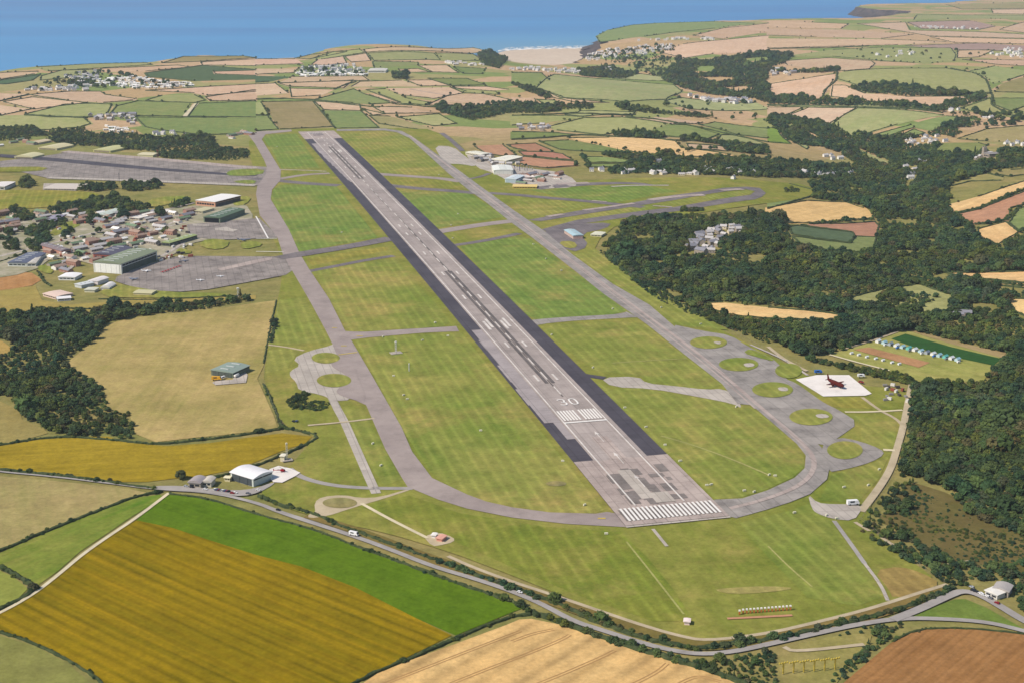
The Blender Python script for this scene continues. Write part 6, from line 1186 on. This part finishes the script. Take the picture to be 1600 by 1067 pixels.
# storage tanks in the khaki field compound and concrete yard
pv('compound', i_((1310, 470), (1330, 485), (1520, 470), (1530, 420), (1500, 392), (1450, 395), (1440, 450), (1330, 460)), CONC, 1.2, 0)
for x, y in ((1455, 410), (1462, 435), (1490, 405)):
    o = lathe('storage_tank', [(-4, 1.3, 1.3, 2), (-3.6, 1.7, 1.7, 2), (3.6, 1.7, 1.7, 2), (4, 1.3, 1.3, 2)], 10, HW); put(o, *i_((x, y))[0], 1.2 * (x % 3), 1.3); tag(o, 'white storage tank in the small compound of the khaki field', 'tank', 'white tanks in the khaki field compound')
AIR = {}
def airliner(name, label, px, py, rz, L, body, wing=None, swept=.3, hub=True):
    """fuselage, wings, tailplane, fin, engines"""
    o = bpy.data.objects.new(name, None); COL.objects.link(o); put(o, px, py, rz, 1.4); tag(o, label, 'aircraft'); wing = wing or body; r = L * .055 * FAT
    pr_ = [(-.5, .1, .1, 1.5), (-.4, .5, .5, 1.3), (-.2, .95, .95, 1.1), (.25, 1, 1, 1), (.4, .85, .85, 1), (.47, .5, .5, .9), (.5, .1, .1, .8)]
    lathe('fuselage', [(x * L, ry * r, rz_ * r, r * 1.6 * 1.0 + (z - 1) * r) for x, ry, rz_, z in pr_], 10, body, o)
    def plate(nm, P, th, m_): 
        n = len(P); V = [(x, y, z) for x, y, z in P] + [(x, y, z + th) for x, y, z in P]; Fc = [tuple(range(n))[::-1], tuple(range(n, 2 * n))] + [(i, (i + 1) % n, n + (i + 1) % n, n + i) for i in range(n)]
        return link(nm, mesh(nm, V, Fc), m_, o)
    zc = r * 1.3
    for sg in (-1, 1):
        plate('wing', [(L * .1, sg * r * .6, zc), (L * (.1 - swept), sg * L * .46, zc + L * .02), (L * (.03 - swept), sg * L * .46, zc + L * .02), (-L * .1, sg * r * .6, zc)], L * .012, wing)
        plate('tailplane', [(-L * .38, sg * r * .2, r * 2.1), (-L * (.38 + swept * .3), sg * L * .17, r * 2.1), (-L * (.43 + swept * .3), sg * L * .17, r * 2.1), (-L * .48, sg * r * .2, r * 2.1)], L * .008, wing)
        if hub: lathe('engine', [(L * .1, r * .3, r * .3, 0), (L * .06, r * .42, r * .42, 0), (-L * .04, r * .25, r * .25, 0)], 8, body, o).location = (0, sg * L * .17, zc - r * .3)
    V = [(-L * .34, -.15, r * 2), (-L * .47, -.15, r * 4.4), (-L * .53, -.15, r * 4.4), (-L * .49, -.15, r * 1.8)]; V += [(x, .15, z) for x, _, z in V]
    link('fin', mesh('fin', V, [(0, 1, 2, 3), (7, 6, 5, 4), (0, 4, 5, 1), (1, 5, 6, 2), (2, 6, 7, 3), (3, 7, 4, 0)]), wing, o)
    for x_, y_ in ((L * .3, 0), (-L * .05, r * 1.2), (-L * .05, -r * 1.2)):
        V = []; Fc = []; box(V, Fc, x_ - .25, x_ + .25, y_ - .2, y_ + .2, -.1, r * 1.2); link('landing_gear', mesh('landing_gear', V, Fc), TYRE, o)
    return o
REDW = plain('rusty_red_paint', (92, 32, 26), .9, .3); PW = plain('aircraft_white', (240, 240, 242), .4, .03); PG = plain('aircraft_grey', (120, 128, 146), .5, .08); PR = plain('aircraft_red', (176, 28, 40), .5, .05)
FAT = 1.75
airliner('fire_training_aircraft', 'rust red fire training aircraft hulk standing on the white pad', *T('L', [(415, 496)])[0], -1.05, 27, REDW, None, .08)
FAT = 1.0
airliner('parked_aircraft', 'white aircraft parked nearest the main hangar doors', *e_((905, 695))[0], .1, 15, PW, swept=.03)
airliner('parked_aircraft', 'white aircraft at the right end of the apron', *e_((1362, 728))[0], .3, 12, PW, swept=.05)
airliner('parked_aircraft', 'white aircraft near the lower edge of the apron', *e_((1238, 752))[0], .2, 12, PW, swept=.05)
airliner('parked_aircraft', 'grey blue aircraft at the lower left corner of the apron', *e_((822, 745))[0], 2.6, 17, PG)
airliner('parked_aircraft', 'pale grey aircraft at the upper edge of the apron', *e_((1140, 632))[0], .3, 14, PG, swept=.1)
airliner('parked_aircraft', 'dark grey aircraft on the grass strip above the apron', *e_((1510, 505))[0], .3, 22, PG)
for i in range(7):
    o = airliner('display_jet', 'small red jet in the straight row on the apron', *e_((1005 + i * 17, 700 - i * 6))[0], 1.9, 9, PR, None, .18, False); o['group'] = 'red jets in the row on the apron'
# helicopter
hl = bpy.data.objects.new('helicopter', None); COL.objects.link(hl); put(hl, *r_((1342, 330))[0], .2, 1.9); tag(hl, 'small dark red helicopter standing on the white helipad', 'helicopter')
lathe('cabin', [(-2.2, .3, .4, 1.7), (-1, 1.1, 1.2, 1.6), (1.2, 1.2, 1.3, 1.5), (2.4, .8, .8, 1.2), (3, .2, .2, 1)], 10, PR, hl)
lathe('tail_boom', [(-8, .15, .2, 2.1), (-1.6, .4, .45, 1.9)], 8, PR, hl)
V = []; Fc = []; box(V, Fc, -8.4, -7.6, -.08, .08, 1.6, 3.6); link('tail_fin', mesh('tail_fin', V, Fc), PR, hl)
V = []; Fc = []; box(V, Fc, .4, 2.4, -.95, .95, 1.2, 2.2); link('windscreen', mesh('windscreen', V, Fc), GLASS, hl)
for k in range(4):
    V = []; Fc = []; box(V, Fc, .3, 5.6, -.16, .16, 3.35, 3.42); b2 = link('rotor_blade', mesh('rotor_blade', V, Fc), DOORM, hl); b2.rotation_euler = (0, 0, .5 + k * math.pi / 2)
for sg in (-1, 1): V = []; Fc = []; box(V, Fc, -1.6, 2.2, sg * 1.1 - .08, sg * 1.1 + .08, 0, .15); box(V, Fc, -.8, -.6, sg * 1.1 - .05, sg * 1.1 + .05, .1, .8); box(V, Fc, 1.2, 1.4, sg * 1.1 - .05, sg * 1.1 + .05, .1, .8); link('skid', mesh('skid', V, Fc), DOORM, hl)
V = []; Fc = []; box(V, Fc, -.15, .15, -.15, .15, 2.6, 3.4); link('rotor_mast', mesh('rotor_mast', V, Fc), DOORM, hl)
def mast(name, label, cat, px, py, h, w_, m_, group=None, cross=False, base=False):
    """lattice mast: four legs, rings and diagonals; optional crossbar and concrete base"""
    o = bpy.data.objects.new(name, None); COL.objects.link(o); put(o, px, py, .4, 1.2); tag(o, label, cat, group); V = []; Fc = []
    for sx in (-1, 1):
        for sy in (-1, 1): box(V, Fc, sx * w_ / 2 - .12, sx * w_ / 2 + .12, sy * w_ / 2 - .12, sy * w_ / 2 + .12, 0, h)
    for k in range(int(h / 2.2) + 1):
        z = k * 2.2; box(V, Fc, -w_ / 2, w_ / 2, -w_ / 2 - .1, -w_ / 2 + .1, z, z + .3); box(V, Fc, -w_ / 2, w_ / 2, w_ / 2 - .1, w_ / 2 + .1, z, z + .3); box(V, Fc, -w_ / 2 - .1, -w_ / 2 + .1, -w_ / 2, w_ / 2, z, z + .3); box(V, Fc, w_ / 2 - .1, w_ / 2 + .1, -w_ / 2, w_ / 2, z, z + .3)
    link('lattice', mesh('lattice', V, Fc), m_, o); V = []; Fc = []
    if cross: box(V, Fc, -3.6, 3.6, -.3, .3, h, h + .6); [box(V, Fc, q - .3, q + .3, -.4, .4, h + .6, h + 1.2) for q in (-3.2, -1.1, 1.1, 3.2)]
    else: box(V, Fc, -w_ * .7, w_ * .7, -w_ * .7, w_ * .7, h, h + 1.4)
    link('crossbar' if cross else 'head', mesh('head', V, Fc), m_, o)
    if base: V = []; Fc = []; box(V, Fc, -base, base, -base * .7, base * .7, -.5, .4); link('base', mesh('base', V, Fc), CONC, o)
    return o
mast('radar_mast', 'slim white mast on a concrete base in the big lower left infield', 'mast', *T('J', [(865, 288)])[0], 13, 1.6, WHITE, None, False, 7)
mast('wind_mast', 'short white mast in the big lower left infield, below the tall one', 'mast', *T('J', [(946, 400)])[0], 8, .8, WHITE)
mast('radio_mast', 'tall slim cream mast behind the helipad', 'mast', *r_((1392, 200))[0], 16, 1.2, plain('cream_paint', (232, 224, 200)), None, False, 5)
mast('radar_mast', 'white radar mast at the end of the wood strip by the apron', 'mast', *e_((1472, 858))[0], 13, 2, WHITE, None, False, 5)
mast('radar_mast', 'red topped mast in front of the low wood beyond the cross runway', 'mast', *a_((975, 742))[0], 16, 3, plain('red_lattice', (150, 70, 66)))
mast('light_mast', 'tall dark lighting mast beside the old cross runway', 'mast', *a_((738, 900))[0], 20, .8, plain('dark_steel', (90, 88, 90)))
for i in range(6): x = 68 + i * 47; mast('approach_light', 'yellow approach light frame in the small paddock below the road, number %s from the left' % ['one', 'two', 'three', 'four', 'five', 'six'][i], 'approach light', *T('P', [(x, 1030 - i * 4)])[0], 7.5, .6, YEL, 'yellow approach lights below the road', True)
OR = plain('orange_paint', (206, 120, 60), .6)
for i in range(15):
    x = -130 + i * 16.5; y = 757 - i * 1.3 + (3 if i == 0 else 0); o = bpy.data.objects.new('approach_lamp', None); COL.objects.link(o); put(o, *T('P', [(x, y)])[0], 0, 1.1); tag(o, 'orange post with a white lamp head in the row at the bottom of the airfield', 'lamp', 'orange posts of the approach light row')
    V = []; Fc = []; box(V, Fc, -.5, .5, -.5, .5, 0, 2.6); link('post', mesh('post', V, Fc), OR, o); V = []; Fc = []; box(V, Fc, -.7, .7, -.7, .7, 2.6, 3.6); link('lamp_head', mesh('lamp_head', V, Fc), WHITE, o)
lane('light_row_base', T('P', [(-185, 780), (-80, 775), (110, 765)]), 3, plain('red_gravel', (196, 144, 112)), 1.4, sm=0)
hangar('localiser_cabin', 'small pink white equipment cabin at the bottom of the airfield grass', 'cabin', *T('O', [(782, 806), (806, 808), (812, 796)]), 3, (240, 214, 208), (246, 226, 222), .3, None, windows=False, ribs=False)
hangar('equipment_cabin', 'pinkish equipment cabin on the round pad beside the lower taxiway', 'cabin', *T('N', [(820, 425), (845, 430), (850, 412)]), 3, (214, 150, 130), (226, 170, 150), .3, None, windows=False, ribs=False)
hangar('equipment_cabin', 'white equipment cabin on the round pad beside the lower taxiway', 'cabin', *T('N', [(798, 412), (815, 414), (818, 404)]), 3, (240, 236, 230), (240, 236, 230), .3, None, windows=False, ribs=False)
# marker boards dotted on the grass
MB = mesh('marker', *(lambda V, Fc: (box(V, Fc, -1.5, 1.5, -.5, .5, -.2, 1.3), (V, Fc))[1])([], [])); MB.materials.append(plain('marker_white', (238, 232, 206), .6))
spots = T('J', [(1028, 212), (850, 432), (912, 550), (935, 575), (1388, 770), (1107, 103), (722, 850), (785, 190), (1185, 185)]) + T('K', [(622, 18), (1165, 112), (922, 10), (697, 628), (828, 748), (945, 858), (1037, 958), (1385, 622), (500, 380), (245, 178)]) + T('G', [(132, 528), (210, 618), (305, 690)]) + T('P', [(5, 128), (32, 132), (455, 175), (505, 103), (120, 300), (265, 312), (312, 326), (345, 184)]) + T('N', [(568, 85)]) + T('O', [(885, 175), (905, 172), (1055, 200), (1100, 205), (428, 396), (330, 265), (765, 65), (230, 65)]) + T('B', [(130, 675), (1130, 850)]) + T('F', [(1107, 1012), (1205, 410), (1248, 340), (1215, 490), (530, 455)])
def where(px, py): return ('left', 'middle', 'right')[int(min(2, max(0, (px - 400) / 340)))] + ' ' + ('far', 'upper', 'lower', 'near')[int(min(3, max(0, (py - 230) / 150)))]
for px, py in spots: o = bpy.data.objects.new('marker_board', MB); COL.objects.link(o); put(o, px, py, rng.random(), 1.5); tag(o, 'small white marker board on the mown grass, ' + where(px, py) + ' part of the airfield', 'sign', 'white marker boards on the grass')
# signs: white roadside boards near the left taxiway edge lights
# huts in a row on the big field, polytunnels and scrap yard
HUTC = {k: house_mesh('beach_hut', 6.5, 5, 2.6, 1.4, plain('hut_wall', w1), plain('hut_roof', r1), False) for k, w1, r1 in (('pale blue', (190, 216, 224), (150, 190, 206)), ('white', (236, 236, 236), (214, 220, 224)), ('grey', (170, 178, 186), (120, 134, 152)), ('teal', (120, 196, 190), (96, 176, 172)))}
for i in range(14):
    t = i / 13; k = ['white', 'pale blue', 'grey', 'white', 'pale blue', 'teal'][i % 6]; o = bpy.data.objects.new('hut', HUTC[k]); COL.objects.link(o); put(o, *T('L', [(680 + 490 * t, 222 + 112 * t)])[0], .7, 1.3); o.scale = (.95,) * 3; tag(o, k + ' hut in the long row across the green field at right', 'hut', k + ' huts in the long row')
    if i % 2: o = bpy.data.objects.new('parked_van', VM[['blue', 'white', 'grey'][i % 3]]); COL.objects.link(o); put(o, *T('L', [(686 + 490 * t, 236 + 112 * t)])[0], .7, 1.3); tag(o, ['blue', 'white', 'grey'][i % 3] + ' van parked in front of the hut row', 'van', ['blue', 'white', 'grey'][i % 3] + ' vans in front of the hut row')
for i, (x, y) in enumerate([(515, 292), (560, 302), (610, 315), (665, 325), (710, 335), (765, 350), (810, 358), (262, 290), (340, 275)]): o = bpy.data.objects.new('small_shed', HUTC['white']); COL.objects.link(o); put(o, *T('L', [(x, y)])[0], .5, 1.2); o.scale = (.55,) * 3; tag(o, 'small pale shed along the lower side of the brown plot', 'shed', 'small sheds below the brown plot')
BX = mesh('container', *(lambda V, Fc: (box(V, Fc, -3, 3, -1.2, 1.2, 0, 2.6), (V, Fc))[1])([], []))
CMs = {k: plain('container_' + 'paint', c, .7) for k, c in dict(grey=(150, 146, 142), white=(226, 222, 214), rust=(150, 84, 66), dark=(80, 74, 76)).items()}
BM_ = {}
for k, m_ in CMs.items(): BM_[k] = BX.copy(); BM_[k].materials.append(m_)
for i, (x, y) in enumerate([(722, 490), (730, 515), (745, 500), (770, 520), (760, 545), (790, 530), (735, 560), (750, 575), (800, 500), (830, 520), (850, 560), (770, 490), (725, 580), (860, 590), (810, 550)]): k = ['grey', 'white', 'dark', 'rust', 'grey', 'white'][i % 6]; o = bpy.data.objects.new('container', BM_[k]); COL.objects.link(o); put(o, *T('L', [(x, y)])[0], i * .8, 1.1); o.scale = (.8, 1, .8 + .3 * (i % 2)); tag(o, k + ' container in the scrap corner right of the white pad', 'container', k + ' containers in the scrap corner')
# camp clutter: containers and vans in the yards
for i in range(130):
    P = W(e_((rng.uniform(330, 1180), rng.uniform(330, 640))))[0]; k = ['grey', 'white', 'rust', 'white', 'dark'][i % 5]; 
    o = bpy.data.objects.new('container', BM_[k]); COL.objects.link(o); o.location = (P[0], P[1], float(H(*P)) + 1.1); o.rotation_euler = (0, 0, float(rng.uniform(0, 3))); o.scale = (1.2, 1.2, 1.1); tag(o, k + ' container among the camp buildings', 'container', k + ' containers among the camp buildings')
# airfield fence: posts and rails
def fence(label, pts, m_=None):
    P = resample(W(pts), 9, False); o = bpy.data.objects.new('fence', None); COL.objects.link(o); z0 = float(H(*P[0])); o.location = (P[0][0], P[0][1], z0); tag(o, label, 'fence'); pm = None
    for i, p in enumerate(P[:300]):
        if pm is None: V = []; Fc = []; box(V, Fc, -.1, .1, -.1, .1, 0, 2.6); pm = mesh('post', V, Fc); pm.materials.append(m_ or HS)
        q = link('post', pm, None, o); q.location = (p[0] - P[0][0], p[1] - P[0][1], float(H(*p)) - z0 + .3)
    V = []; Fc = []
    for i, p in enumerate(P):
        for z in (.6, 2.4): V.append((p[0] - P[0][0], p[1] - P[0][1], float(H(*p)) - z0 + .3 + z)); V.append((p[0] - P[0][0], p[1] - P[0][1], float(H(*p)) - z0 + .3 + z + .12))
        if i: k = 4 * i; Fc += [(k - 4, k, k + 1, k - 3), (k - 2, k + 2, k + 3, k - 1)]
    link('rail', mesh('rail', V, Fc), m_ or HS, o)
fence('fence between the airfield and the dense right hand wood', [(1424, 606), (1420, 640), (1408, 700), (1395, 745), (1345, 812), (1400, 858), (1475, 910)])
fence('fence between the airfield strip and the big wood', [(934, 396), (975, 427), (1015, 452), (1073, 482), (1140, 515), (1200, 550), (1250, 572)])
fence('fence along the right side of the big khaki field', [(437, 468), (425, 540), (413, 572), (414, 600), (428, 640), (444, 668)])
# far headland haze
hz = mesh('haze', *(lambda V, Fc: (box(V, Fc, -60000, 60000, -3000, 90000, SEA - 8, CAMH + 40), (V, Fc))[1])([], []))
hm = bpy.data.materials.new('haze'); hm.use_nodes = True; hm.node_tree.nodes.remove(hm.node_tree.nodes['Principled BSDF']); pvn = hm.node_tree.nodes.new('ShaderNodeVolumePrincipled')
pvn.inputs['Density'].default_value = 3.0e-5; pvn.inputs['Color'].default_value = (.80, .90, 1, 1); pvn.inputs['Anisotropy'].default_value = .2
hm.node_tree.links.new(pvn.outputs[0], hm.node_tree.nodes['Material Output'].inputs['Volume']); tag(link('haze', hz, hm), kind='stuff')
print('OBJECTS', len(bpy.data.objects))
